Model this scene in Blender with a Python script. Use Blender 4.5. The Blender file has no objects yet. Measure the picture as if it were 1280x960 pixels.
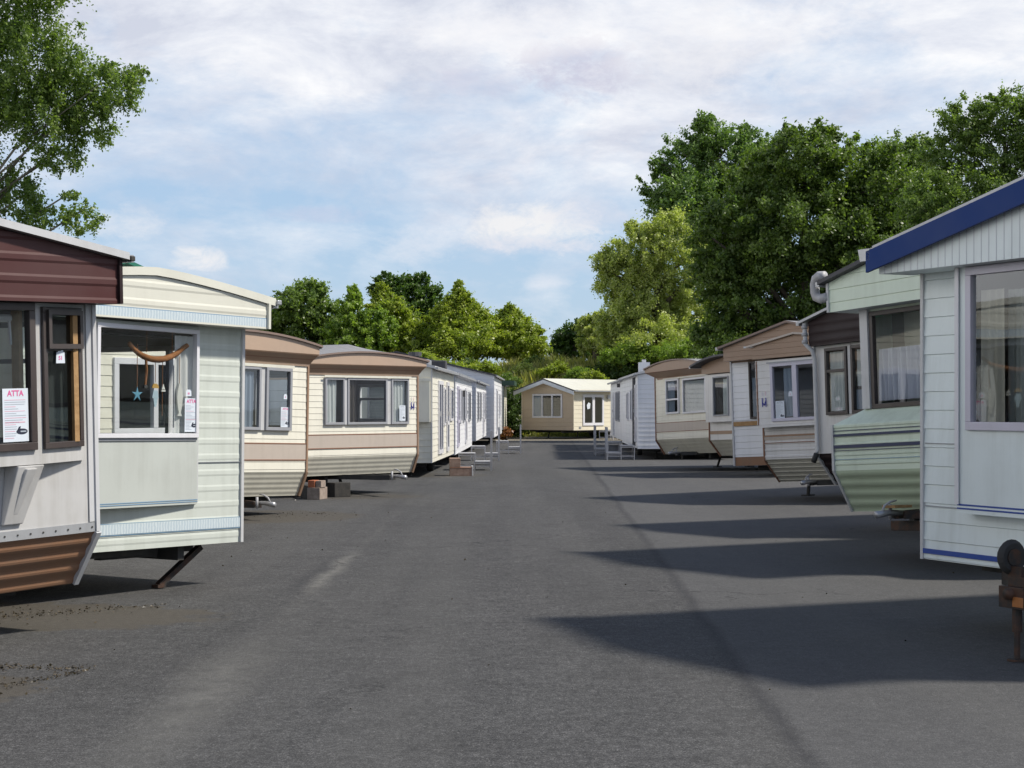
import bpy, math, random
import numpy as np
from mathutils import Matrix, Vector
R = math.radians
random.seed(7); RNG = np.random.default_rng(11)
scene = bpy.context.scene
COL = scene.collection
F, YH, H = 2200.0, 508.0, 1.7                     # focal length and horizon row of the photo, eye height

# ------------------------------------------------------------------ materials
def nodes(name):
    m = bpy.data.materials.new(name); m.use_nodes = True
    nt = m.node_tree; nt.nodes.clear()
    out = nt.nodes.new('ShaderNodeOutputMaterial')
    return m, nt, out
def nd(nt, typ, **kw):
    n = nt.nodes.new('ShaderNode' + typ)
    for k, v in kw.items(): setattr(n, k, v)
    return n
def setin(n, **kw):
    for k, v in kw.items(): n.inputs[k.replace('_', ' ')].default_value = v
def math_n(nt, op, a, b=None, c=None, clamp=False):
    n = nd(nt, 'Math', operation=op); n.use_clamp = clamp
    for i, x in enumerate((a, b, c)):
        if x is None: continue
        if isinstance(x, (int, float)): n.inputs[i].default_value = x
        else: nt.links.new(x, n.inputs[i])
    return n.outputs[0]
def mixc(nt, fac, a, b, mode='MIX'):
    n = nd(nt, 'Mix', data_type='RGBA', blend_type=mode)
    for sock, x in ((n.inputs[0], fac), (n.inputs[6], a), (n.inputs[7], b)):
        if isinstance(x, (int, float)): sock.default_value = x
        elif isinstance(x, tuple): sock.default_value = (*x[:3], 1)
        else: nt.links.new(x, sock)
    return n.outputs[2]
def noise(nt, vec, scale, detail=3, rough=.55, dist=0.0):
    n = nd(nt, 'TexNoise'); setin(n, Scale=scale, Detail=detail, Roughness=rough, Distortion=dist)
    if vec is not None: nt.links.new(vec, n.inputs['Vector'])
    return n.outputs['Fac']
def mapping(nt, vec, scale=(1, 1, 1), loc=(0, 0, 0)):
    n = nd(nt, 'Mapping'); n.inputs['Scale'].default_value = scale; n.inputs['Location'].default_value = loc
    nt.links.new(vec, n.inputs['Vector']); return n.outputs[0]
def ramp(nt, fac, stops):
    n = nd(nt, 'ValToRGB'); el = n.color_ramp.elements
    while len(el) < len(stops): el.new(.5)
    for e, (p, c) in zip(el, stops):
        e.position = p; e.color = (*c, 1) if isinstance(c, tuple) else (c, c, c, 1)
    nt.links.new(fac, n.inputs[0]); return n.outputs[0]

def paint(name, col, rough=.38, dirt=.25, dirtcol=(.16, .14, .10), metal=0.0, spec=.45, scale=1.0, bump=0.0):
    """weathered painted sheet: base colour with rain streaks and blotchy grime"""
    m, nt, out = nodes(name)
    tc = nd(nt, 'TexCoord'); ob = tc.outputs['Object']
    streak = noise(nt, mapping(nt, ob, (9 * scale, 9 * scale, .7 * scale)), 1.0, 4, .6)
    blot = noise(nt, ob, 1.7 * scale, 4, .6)
    f = math_n(nt, 'MULTIPLY', streak, blot)
    f = ramp(nt, f, [(.22, 0.0), (.46, 1.0)])
    f = math_n(nt, 'MULTIPLY', f, dirt * 1.35)
    c = mixc(nt, f, col, dirtcol)
    sp_ = ramp(nt, noise(nt, ob, 26 * scale, 4, .7), [(.60, 0.0), (.74, 1.0)])         # specks, chalking and faded blotches
    c = mixc(nt, math_n(nt, 'MULTIPLY', sp_, min(.5, dirt * 1.2)), c, tuple(.62 * a + .38 * b for a, b in zip(col, dirtcol)))
    fd = ramp(nt, noise(nt, ob, .9 * scale, 3, .5), [(.35, 0.0), (.65, 1.0)])
    c = mixc(nt, math_n(nt, 'MULTIPLY', fd, .6), c, tuple(.82 * a + .045 for a in col))
    b = nd(nt, 'BsdfPrincipled'); nt.links.new(c, b.inputs['Base Color'])
    rr = math_n(nt, 'MULTIPLY_ADD', blot, .25, rough - .1); nt.links.new(rr, b.inputs['Roughness'])
    setin(b, Metallic=metal); b.inputs['Specular IOR Level'].default_value = spec
    bh = noise(nt, ob, 3.0, 2, .5)
    bp = nd(nt, 'Bump'); setin(bp, Strength=.22 + bump, Distance=.02); nt.links.new(bh, bp.inputs['Height'])
    nt.links.new(bp.outputs[0], b.inputs['Normal'])
    nt.links.new(b.outputs[0], out.inputs[0]); return m

def cloth(name, col, trans=.35):
    m, nt, out = nodes(name)
    tc = nd(nt, 'TexCoord')
    n = noise(nt, mapping(nt, tc.outputs['Object'], (14, 14, 2)), 1.0, 3)
    c = mixc(nt, math_n(nt, 'MULTIPLY', n, .35), col, tuple(x * .7 for x in col))
    d = nd(nt, 'BsdfDiffuse'); t = nd(nt, 'BsdfTranslucent'); mx = nd(nt, 'MixShader'); mx.inputs[0].default_value = trans
    nt.links.new(c, d.inputs[0]); nt.links.new(c, t.inputs[0])
    nt.links.new(d.outputs[0], mx.inputs[1]); nt.links.new(t.outputs[0], mx.inputs[2])
    nt.links.new(mx.outputs[0], out.inputs[0]); return m

def glass_mat(name, tint=(.82, .86, .85), base=.10):
    m, nt, out = nodes(name)
    tr = nd(nt, 'BsdfTransparent'); tr.inputs[0].default_value = (*tint, 1)
    gl = nd(nt, 'BsdfGlossy'); gl.inputs['Roughness'].default_value = .015; gl.inputs[0].default_value = (.95, .97, 1, 1)
    tc = nd(nt, 'TexCoord'); bp = nd(nt, 'Bump'); setin(bp, Strength=.05, Distance=.02)
    nt.links.new(noise(nt, tc.outputs['Object'], 2.2, 1), bp.inputs['Height']); nt.links.new(bp.outputs[0], gl.inputs['Normal'])
    fr = nd(nt, 'Fresnel'); geo = nd(nt, 'NewGeometry')   # same reflectance from either side of a thin pane
    nt.links.new(math_n(nt, 'MULTIPLY_ADD', geo.outputs['Backfacing'], 1 / 1.5 - 1.5, 1.5), fr.inputs['IOR'])
    f = math_n(nt, 'MULTIPLY_ADD', fr.outputs[0], 1.4, base, True)
    mx = nd(nt, 'MixShader'); nt.links.new(f, mx.inputs[0])
    nt.links.new(tr.outputs[0], mx.inputs[1]); nt.links.new(gl.outputs[0], mx.inputs[2])
    nt.links.new(mx.outputs[0], out.inputs[0]); return m

def rusty(name, col, rust=.5):
    m, nt, out = nodes(name)
    tc = nd(nt, 'TexCoord'); n = noise(nt, tc.outputs['Object'], 9, 5, .65)
    f = ramp(nt, n, [(.42, 0.0), (.62, 1.0)]); f = math_n(nt, 'MULTIPLY', f, rust)
    c = mixc(nt, f, col, (.11, .04, .015))
    b = nd(nt, 'BsdfPrincipled'); nt.links.new(c, b.inputs['Base Color']); setin(b, Roughness=.65)
    nt.links.new(b.outputs[0], out.inputs[0]); return m

def stripe_mat(name, base, dark, su, axis='X'):
    """pale decal band with a small repeating motif and dark pinstripes at the edges of each repeat"""
    m, nt, out = nodes(name)
    tc = nd(nt, 'TexCoord')
    w = nd(nt, 'TexWave', wave_type='BANDS', bands_direction=axis); setin(w, Scale=su, Distortion=2.5, Detail=2.0)
    w.inputs['Detail Scale'].default_value = 2.5
    nt.links.new(tc.outputs['Object'], w.inputs['Vector'])
    f = ramp(nt, w.outputs['Fac'], [(.35, 0.0), (.8, 1.0)])
    c = mixc(nt, f, dark, base)
    b = nd(nt, 'BsdfPrincipled'); nt.links.new(c, b.inputs['Base Color']); setin(b, Roughness=.4)
    nt.links.new(b.outputs[0], out.inputs[0]); return m

def leaf_mat(name, lo, hi, trans=.35):
    m, nt, out = nodes(name)
    at = nd(nt, 'Attribute', attribute_name='tint')
    c = ramp(nt, at.outputs['Fac'], [(0.0, lo), (1.0, hi)])
    b = nd(nt, 'BsdfPrincipled'); nt.links.new(c, b.inputs['Base Color']); setin(b, Roughness=.42)
    b.inputs['Specular IOR Level'].default_value = .5
    t = nd(nt, 'BsdfTranslucent'); c2 = mixc(nt, 1.0, c, (1.5, 1.7, .6), 'MULTIPLY'); nt.links.new(c2, t.inputs[0])
    mx = nd(nt, 'MixShader'); mx.inputs[0].default_value = trans
    nt.links.new(b.outputs[0], mx.inputs[1]); nt.links.new(t.outputs[0], mx.inputs[2])
    nt.links.new(mx.outputs[0], out.inputs[0]); return m

def rough_mat(name, c1, c2, scale=6, rough=.85, bump=.4):
    m, nt, out = nodes(name)
    tc = nd(nt, 'TexCoord'); n = noise(nt, tc.outputs['Object'], scale, 6, .65)
    c = ramp(nt, n, [(.3, c1), (.7, c2)])
    b = nd(nt, 'BsdfPrincipled'); nt.links.new(c, b.inputs['Base Color']); setin(b, Roughness=rough)
    bp = nd(nt, 'Bump'); setin(bp, Strength=bump, Distance=.02); nt.links.new(n, bp.inputs['Height']); nt.links.new(bp.outputs[0], b.inputs['Normal'])
    nt.links.new(b.outputs[0], out.inputs[0]); return m

M = dict(
    cream=paint('cream_siding', (.80, .775, .67), dirt=.15), cream_shade=paint('cream_shaded', (.66, .64, .545), dirt=.22),  # second one: same cream, darkened in the colour for bellies that face down
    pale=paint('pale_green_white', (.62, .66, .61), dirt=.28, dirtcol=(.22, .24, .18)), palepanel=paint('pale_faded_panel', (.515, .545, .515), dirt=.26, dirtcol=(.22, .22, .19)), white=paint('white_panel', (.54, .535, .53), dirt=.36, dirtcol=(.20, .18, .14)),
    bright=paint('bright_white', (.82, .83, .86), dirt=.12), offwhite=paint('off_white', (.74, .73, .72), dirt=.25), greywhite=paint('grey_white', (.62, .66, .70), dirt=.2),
    maroon=paint('maroon_sheet', (.068, .018, .017), rough=.5, spec=.25, dirt=.10, dirtcol=(.11, .06, .055)),
    darkmaroon=paint('dark_maroon', (.018, .006, .007), rough=.55, spec=.2, dirt=.06, dirtcol=(.05, .03, .03)), brown=paint('brown_belly', (.27, .135, .07), dirt=.35),
    tan=paint('tan_fascia', (.47, .34, .25), dirt=.15), tandark=paint('tan_dark', (.34, .215, .14), dirt=.2), tanline=paint('tan_line', (.25, .12, .07), dirt=.1),
    taupe=paint('taupe_band', (.52, .45, .39), dirt=.15),
    tan2=paint('tan_board', (.33, .21, .135), dirt=.2), green=paint('pale_green_siding', (.70, .80, .66), dirt=.24, dirtcol=(.20, .24, .15)),
    greenlow=paint('green_belly', (.50, .59, .43), dirt=.15), navy=paint('navy_line', (.012, .025, .09), dirt=.1),
    seagreen=paint('pale_sea_green', (.78, .86, .87), dirt=.24, dirtcol=(.24, .27, .22)), blue=paint('blue_board', (.004, .036, .18), rough=.5, spec=.1, dirt=.1, dirtcol=(.01, .04, .16)),
    blueline=paint('blue_line', (.01, .06, .33), dirt=.05), paleblue=paint('pale_blue_line', (.18, .32, .48), dirt=.05),
    roofgrey=paint('roof_grey', (.25, .25, .26), rough=.6, dirt=.5), rooftrim=paint('roof_trim', (.58, .585, .60), dirt=.3), roofdark=paint('roof_dark', (.055, .055, .065), rough=.6, dirt=.2),
    roofbrown=paint('roof_brown', (.23, .16, .13), rough=.5, dirt=.2), roofcream=paint('roof_cream', (.72, .71, .62), dirt=.15), roofgreen=paint('roof_green', (.01, .16, .10), dirt=.1), darkgreen=paint('dark_green', (.01, .055, .03)),
    galv=paint('galvanised', (.48, .49, .52), rough=.4, metal=.6, dirt=.4), steel=paint('steel_white', (.44, .44, .46), rough=.45, dirt=.35), alu=paint('aluminium', (.55, .56, .58), rough=.35, metal=.5),
    frame_grey=paint('frame_grey', (.33, .34, .37), rough=.4, dirt=.2), frame_bronze=paint('frame_bronze', (.055, .042, .04), rough=.35, dirt=.1), frame_white=paint('frame_white', (.74, .74, .78), rough=.3, dirt=.12), frame_lilac=paint('frame_lilac', (.60, .58, .68), rough=.3, dirt=.12),
    dark=paint('dark_steel', (.02, .02, .02), rough=.7, dirt=.3), rust=rusty('rusty_steel', (.022, .02, .019), .55), rubber=paint('rubber', (.016, .016, .017), rough=.8), orange=paint('orange_label', (.42, .14, .02), dirt=.5),
    timber=rough_mat('timber', (.30, .17, .07), (.45, .28, .13), 12), drift=rough_mat('driftwood', (.20, .07, .02), (.38, .16, .05), 14), wood_step=rough_mat('step_wood', (.22, .14, .105), (.36, .26, .21), 8),
    curtain=cloth('curtain_white', (.90, .91, .91), .25), curtain_beige=cloth('curtain_beige', (.55, .51, .44)), curtain_blue=cloth('curtain_blue', (.40, .47, .60)), curtain_net=cloth('curtain_net', (.80, .82, .93), .3), curtain_dark=cloth('curtain_dark', (.14, .12, .11)), blind=cloth('blind', (.50, .52, .50)),
    interior=paint('interior', (.23, .20, .165), rough=.7, dirt=.1), floor_in=paint('floor_in', (.09, .07, .055), rough=.8), inner_green=paint('inner_board', (.42, .42, .34), rough=.7, dirt=.1),
    glass=glass_mat('window_glass', (.86, .9, .89), .05), glass_dark=glass_mat('window_glass_dark', (.35, .38, .37), .05), glass_clear=glass_mat('window_glass_clear', (.92, .94, .93), .03),
    glass_red=paint('dark_red', (.10, .02, .03), rough=.15, dirt=0),
    paper=paint('paper', (.70, .76, .84), rough=.6, dirt=.05), pink=paint('pink_ink', (.72, .12, .33), rough=.6, dirt=0), ink=paint('grey_ink', (.42, .47, .54), rough=.6, dirt=0), blackink=paint('black_ink', (.02, .025, .05), rough=.5, dirt=0), blueink=paint('blue_ink', (.02, .025, .32), rough=.5, dirt=0), pinkpale=paint('pale_pink_ink', (.75, .45, .55), rough=.6, dirt=0), lilacink=paint('pale_lilac_ink', (.55, .52, .62), rough=.6, dirt=0),
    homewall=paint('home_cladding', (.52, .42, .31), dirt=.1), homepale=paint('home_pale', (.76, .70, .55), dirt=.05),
    brick=rough_mat('red_brick', (.33, .09, .045), (.48, .17, .08), 20), block=rough_mat('concrete_block', (.22, .17, .14), (.38, .31, .26), 14), darkblock=rough_mat('dark_block', (.02, .02, .02), (.05, .045, .04), 10),
    starblue=paint('star_blue', (.12, .32, .45), dirt=0), fishwhite=paint('fish_white', (.72, .72, .68), dirt=.1), ochre=paint('ochre', (.55, .33, .08), dirt=0), paleorn=paint('pale_ornament', (.45, .58, .66), dirt=0),
    band_blue=stripe_mat('blue_pattern_band', (.60, .67, .70), (.47, .56, .62), 9.0),
    bark=rough_mat('bark', (.045, .035, .025), (.14, .115, .085), 7), barkpale=rough_mat('bark_pale', (.10, .085, .06), (.26, .23, .18), 7),
    lamp=paint('lamp_grey', (.6, .62, .65), dirt=.1), rustleaf=rough_mat('dead_leaves', (.12, .05, .02), (.28, .12, .05), 20),
)

# ------------------------------------------------------------------ mesh collector
class MB:
    def __init__(s): s.v = []; s.f = []; s.m = []; s.ms = []
    def mi(s, key):
        if key not in s.ms: s.ms.append(key)
        return s.ms.index(key)
    def poly(s, pts, key):
        b = len(s.v); s.v += [tuple(p) for p in pts]; s.f.append(tuple(range(b, b + len(pts)))); s.m.append(s.mi(key))
    def hexa(s, c, key):                          # 8 corners: bottom ring then top ring
        b = len(s.v); s.v += [tuple(p) for p in c]; k = s.mi(key)
        for q in ((3, 2, 1, 0), (4, 5, 6, 7), (0, 1, 5, 4), (1, 2, 6, 5), (2, 3, 7, 6), (3, 0, 4, 7)):
            s.f.append(tuple(b + i for i in q)); s.m.append(k)
    def box(s, x0, x1, y0, y1, z0, z1, key):
        s.hexa([(x0, y0, z0), (x1, y0, z0), (x1, y1, z0), (x0, y1, z0), (x0, y0, z1), (x1, y0, z1), (x1, y1, z1), (x0, y1, z1)], key)
    def bar(s, p, q, w, key, h=None):             # square bar between two points
        p = Vector(p); q = Vector(q); d = (q - p)
        if d.length < 1e-6: return
        d.normalize(); a = d.cross(Vector((0, 0, 1)))
        if a.length < .05: a = Vector((1, 0, 0))
        a.normalize(); b = a.cross(d); h = h or w
        a *= w / 2; b *= h / 2
        s.hexa([p - a - b, p + a - b, p + a + b, p - a + b, q - a - b, q + a - b, q + a + b, q - a + b], key)
    def tube(s, pts, rad, key, n=8, cap=True):
        pts = [Vector(p) for p in pts]
        if isinstance(rad, (int, float)): rad = [rad] * len(pts)
        rad = [float(x) for x in rad]
        b = len(s.v); k = s.mi(key); up = Vector((.13, .31, .94))
        for i, p in enumerate(pts):
            d = (pts[min(i + 1, len(pts) - 1)] - pts[max(i - 1, 0)]).normalized()
            a = d.cross(up)
            if a.length < .1: a = d.cross(Vector((1, 0, 0)))
            a.normalize(); c = a.cross(d)
            for j in range(n):
                t = 2 * math.pi * j / n
                s.v.append(tuple(p + rad[i] * (math.cos(t) * a + math.sin(t) * c)))
        for i in range(len(pts) - 1):
            for j in range(n):
                s.f.append((b + i * n + j, b + i * n + (j + 1) % n, b + (i + 1) * n + (j + 1) % n, b + (i + 1) * n + j)); s.m.append(k)
        if cap:
            s.f.append(tuple(b + j for j in range(n))[::-1]); s.m.append(k)
            e = b + (len(pts) - 1) * n
            s.f.append(tuple(e + j for j in range(n))); s.m.append(k)
    def build(s, name, parent=None, smooth=False, bevel=0.0):
        me = bpy.data.meshes.new(name); me.from_pydata(s.v, [], s.f)
        for k in s.ms: me.materials.append(M[k] if isinstance(k, str) else k)
        me.polygons.foreach_set('material_index', s.m)
        if smooth: me.polygons.foreach_set('use_smooth', [True] * len(me.polygons))
        me.validate(); me.update()
        o = bpy.data.objects.new(name, me); COL.objects.link(o)
        if parent is not None: o.parent = parent
        if bevel:
            b = o.modifiers.new('Bevel', 'BEVEL'); b.width = bevel; b.segments = 2; b.limit_method = 'ANGLE'
        return o

def tag(o, label, cat, group=None, kind=None):
    if label: o['label'] = label
    if cat: o['category'] = cat
    if group: o['group'] = group
    if kind: o['kind'] = kind
    return o
def empty(name, mat, label, cat, group=None):
    o = bpy.data.objects.new(name, None); COL.objects.link(o); o.matrix_world = mat; o.empty_display_size = .3
    return tag(o, label, cat, group)
def struct(o): o['kind'] = 'structure'; return o

# ------------------------------------------------------------------ caravan kit
# caravan coordinates: x = across the front as you face it, -y = out of the front, +y = along the body, z up
FRONT = lambda u, d, z: (u, -d, z)
def SIDE(W):  return lambda v, d, z: (W + d, v, z)       # right-hand long side
def LSIDE():  return lambda v, d, z: (-d, v, z)
def BACK(L):  return lambda u, d, z: (u, L + d, z)

def profile(z0, z1, style, pitch, dep):
    if style == 'flat': return [(z0, 0.), (z1, 0.)]
    if style == 'lap': per = [(0, dep), (.96, 0.), (1.0, dep)]
    elif style == 'ridge': per = [(0, 0.), (.12, dep), (.34, dep), (.46, 0.), (1.0, 0.)]
    elif style == 'groove': per = [(0, 0.), (.03, -dep), (.09, -dep), (.12, 0.), (1.0, 0.)]
    elif style == 'wave': per = [(0, 0.), (.18, dep * .25), (.36, dep * .85), (.5, dep), (.66, dep * .8), (.84, dep * .2), (1.0, 0.)]
    pts = []
    k0 = math.floor(z0 / pitch) - 1
    for k in range(k0, int(z1 / pitch) + 2):
        for t, d in per[:-1] if style != 'lap' else per[:2]: pts.append(((k + t) * pitch, d))
    out = []
    def at(z):
        for (a, da), (b, db) in zip(pts, pts[1:]):
            if a <= z <= b: return da + (db - da) * (z - a) / max(b - a, 1e-9)
        return 0.
    out.append((z0, at(z0))); out += [p for p in pts if z0 + 1e-5 < p[0] < z1 - 1e-5]; out.append((z1, at(z1)))
    return out
def strip(mb, f, u0, u1, z0, z1, key, style='flat', pitch=.13, dep=.01, off=0., zclip=None, nu=1, ulo=None, keyf=None):
    pr = profile(z0, z1, style, pitch, dep)
    for i in range(nu):
        ua = u0 + (u1 - u0) * i / nu; ub = u0 + (u1 - u0) * (i + 1) / nu
        for (za, da), (zb, db) in zip(pr, pr[1:]):
            a0 = a1 = za; b0 = b1 = zb
            if zclip:
                ca, cb = zclip(ua), zclip(ub)
                a0, a1, b0, b1 = min(a0, ca), min(a1, cb), min(b0, ca), min(b1, cb)
                if b0 - a0 < 1e-5 and b1 - a1 < 1e-5: continue
            la = ua if ulo is None else max(ua, ulo(za)); lb = ua if ulo is None else max(ua, ulo(zb))
            key2 = keyf((za + zb) / 2) if keyf else key
            mb.poly([f(la, off + da, a0), f(ub, off + da, a1), f(ub, off + db, b1), f(lb, off + db, b0)], key2)
def holed(mb, f, u0, u1, z0, z1, holes, key, zclip=None, nu=1, **kw):
    us = sorted({u0, u1, *[min(max(h[i], u0), u1) for h in holes for i in (0, 1)]})
    zs = sorted({z0, z1, *[min(max(h[i], z0), z1) for h in holes for i in (2, 3)]})
    for ua, ub in zip(us, us[1:]):
        for za, zb in zip(zs, zs[1:]):
            cu, cz = (ua + ub) / 2, (za + zb) / 2
            if any(h[0] < cu < h[1] and h[2] < cz < h[3] for h in holes): continue
            strip(mb, f, ua, ub, za, zb, key, zclip=zclip, nu=max(1, int(nu * (ub - ua) / max(u1 - u0, .01))), **kw)
def fbox(mb, f, u0, u1, d0, d1, z0, z1, key):
    mb.hexa([f(u0, d1, z0), f(u1, d1, z0), f(u1, d0, z0), f(u0, d0, z0), f(u0, d1, z1), f(u1, d1, z1), f(u1, d0, z1), f(u0, d0, z1)], key)

def window(root, f, u0, u1, z0, z1, d, fm='frame_grey', fw=.045, dep=.035, mull=(), trans=(), glass='glass', curt=(), name='window', sill=None, lab=None):
    mb = MB()
    fbox(mb, f, u0, u1, d - .03, d + dep, z0, z0 + fw, fm); fbox(mb, f, u0, u1, d - .03, d + dep, z1 - fw, z1, fm)
    fbox(mb, f, u0, u0 + fw, d - .03, d + dep, z0 + fw, z1 - fw, fm); fbox(mb, f, u1 - fw, u1, d - .03, d + dep, z0 + fw, z1 - fw, fm)
    for m in mull:
        c, w = (m, fw) if isinstance(m, (int, float)) else m
        fbox(mb, f, c - w / 2, c + w / 2, d - .028, d + dep + .004, z0 + fw, z1 - fw, fm)
    for (a, b, z) in trans: fbox(mb, f, a, b, d - .026, d + dep - .004, z - fw * .45, z + fw * .45, fm)
    if sill: fbox(mb, f, u0 - .03, u1 + .03, d - .03, d + dep + .03, z1, z1 + .035, sill)
    w = mb.build(name, root, bevel=.004)
    if lab: w['label'] = lab
    g = MB(); g.poly([f(u0 + fw * .5, d, z0 + fw * .5), f(u1 - fw * .5, d, z0 + fw * .5), f(u1 - fw * .5, d, z1 - fw * .5), f(u0 + fw * .5, d, z1 - fw * .5)], glass)
    g.build('pane', w)
    for c in curt: curtain(w, f, *c, d=d - .045)
    return w
def curtain(par, f, ua, ub, za, zb, key='curtain', d=-.1, amp=.012, wave=.085, gather=0.):
    mb = MB(); n = max(8, int((ub - ua) / .012)); nz = 6; rows = []
    ph = random.random() * 6
    for j in range(nz + 1):
        t = j / nz; z = zb + (za - zb) * t; row = []
        for i in range(n + 1):
            s = i / n; u = ua + (ub - ua) * s
            u += gather * math.sin(t * 2.2) * (s - .5) * (ub - ua)
            off = amp * (math.sin(6.283 * (u - ua) / wave + ph + .5 * math.sin(4 * u + t)) + .5 * math.sin(6.283 * (u - ua) / (wave * 2.3) + 1.7 * t))
            row.append(f(u, d + off, z))
        rows.append(row)
    for a, b in zip(rows, rows[1:]):
        for i in range(n): mb.poly([a[i], a[i + 1], b[i + 1], b[i]], key)
    return mb.build('curtain', par, smooth=False)

def wheelset(root, us, v, r=.31):
    z0 = -H * (1 - root.matrix_world.to_scale()[0])
    for u in us:
        w = MB(); n = 24
        prof = [(r * .55, -.09), (r * .92, -.09), (r, -.05), (r, .05), (r * .92, .09), (r * .55, .09)]
        for (ra, xa), (rb, xb) in zip(prof, prof[1:]):
            for i in range(n):
                a, b = 6.2832 * i / n, 6.2832 * (i + 1) / n
                w.poly([(u + xa, v + ra * math.cos(a), z0 + r + ra * math.sin(a)), (u + xa, v + ra * math.cos(b), z0 + r + ra * math.sin(b)), (u + xb, v + rb * math.cos(b), z0 + r + rb * math.sin(b)), (u + xb, v + rb * math.cos(a), z0 + r + rb * math.sin(a))], 'rubber')
        o = w.build('wheel', root)
        h = MB(); h.tube([(u - .06, v, z0 + r), (u + .06, v, z0 + r)], r * .55, 'galv', 18); h.build('rim', o)

def frame_of(side, px, Y, th, roll, W, k=1.0):
    th = R(th); X = (px - 640) * Y / F
    if side == 'L':
        C0 = Vector((X - W * math.cos(th), Y - W * math.sin(th), 0)); rz = th; ur = W
    else:
        C0 = Vector((X, Y, 0)); rz = -th; ur = 0.
    r = R(roll)
    return Matrix.Translation(C0) @ Matrix.Rotation(rz, 4, 'Z') @ Matrix.Translation((ur, 0, .5)) @ Matrix.Rotation(-r, 4, 'Y') @ Matrix.Translation((-ur, 0, -.5)) @ Matrix.Translation((0, 0, H * (1 - k))) @ Matrix.Scale(k, 4)

def arch(W, ze, zp, p=2.0):  return lambda u: ze + (zp - ze) * max(0., 1 - abs((u - W / 2) / (W / 2)) ** p)
def gable(W, ze, zp):        return lambda u: ze + (zp - ze) * (1 - abs(u - W / 2) / (W / 2))

def roof(root, W, L, rz, fo=.3, so=.1, thick=.06, key='roofgrey', trim='rooftrim', n=16, ridge=None, ro=.05, gutter=True):
    """sheet roof following rz(u); front overhang fo, side overhang so; the front edge carries the trim"""
    mb = MB(); us = [-so + (W + 2 * so) * i / n for i in range(n + 1)]
    def zr(u, k):
        z = rz(min(max(u, 0), W)); du = max(0, -u, u - W)
        slope = (rz(.1) - rz(0)) / .1
        z -= du * min(slope, .4)
        if ridge and k: z = max(z, ridge(min(max(u, 0), W)))
        return z
    ys = [(-fo, 0), (-fo + .6, 1 if ridge else 0), (L + ro, 1)] if ridge else [(-fo, 0), (L + ro, 0)]
    for (ya, ka), (yb, kb) in zip(ys, ys[1:]):
        for a, b in zip(us, us[1:]):
            mb.poly([(a, ya, zr(a, ka) + thick), (b, ya, zr(b, ka) + thick), (b, yb, zr(b, kb) + thick), (a, yb, zr(a, kb) + thick)], key)
            mb.poly([(a, ya, zr(a, ka) + .002), (a, yb, zr(a, kb) + .002), (b, yb, zr(b, kb) + .002), (b, ya, zr(b, ka) + .002)], key)
    for a, b in zip(us, us[1:]):
        mb.poly([(a, -fo, zr(a, 0) + .002), (b, -fo, zr(b, 0) + .002), (b, -fo, zr(b, 0) + thick), (a, -fo, zr(a, 0) + thick)], trim)
        mb.poly([(a, L + ro, zr(a, 1) + .002), (b, L + ro, zr(b, 1) + .002), (b, L + ro, zr(b, 1) + thick), (a, L + ro, zr(a, 1) + thick)], trim)
    for u in (us[0], us[-1]):
        for (ya, ka), (yb, kb) in zip(ys, ys[1:]):
            mb.poly([(u, ya, zr(u, ka)), (u, yb, zr(u, kb)), (u, yb, zr(u, kb) + thick), (u, ya, zr(u, ka) + thick)], trim)
    o = mb.build('roof', root)
    if gutter:
        for u, s in ((us[0], -1), (us[-1], 1)):
            g = MB(); z = zr(u, 0)
            g.box(min(u, u + s * .07), max(u, u + s * .07), -fo + .03, L, z - .015, z + .04, 'galv')
            g.build('gutter', o)
    return o

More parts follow.
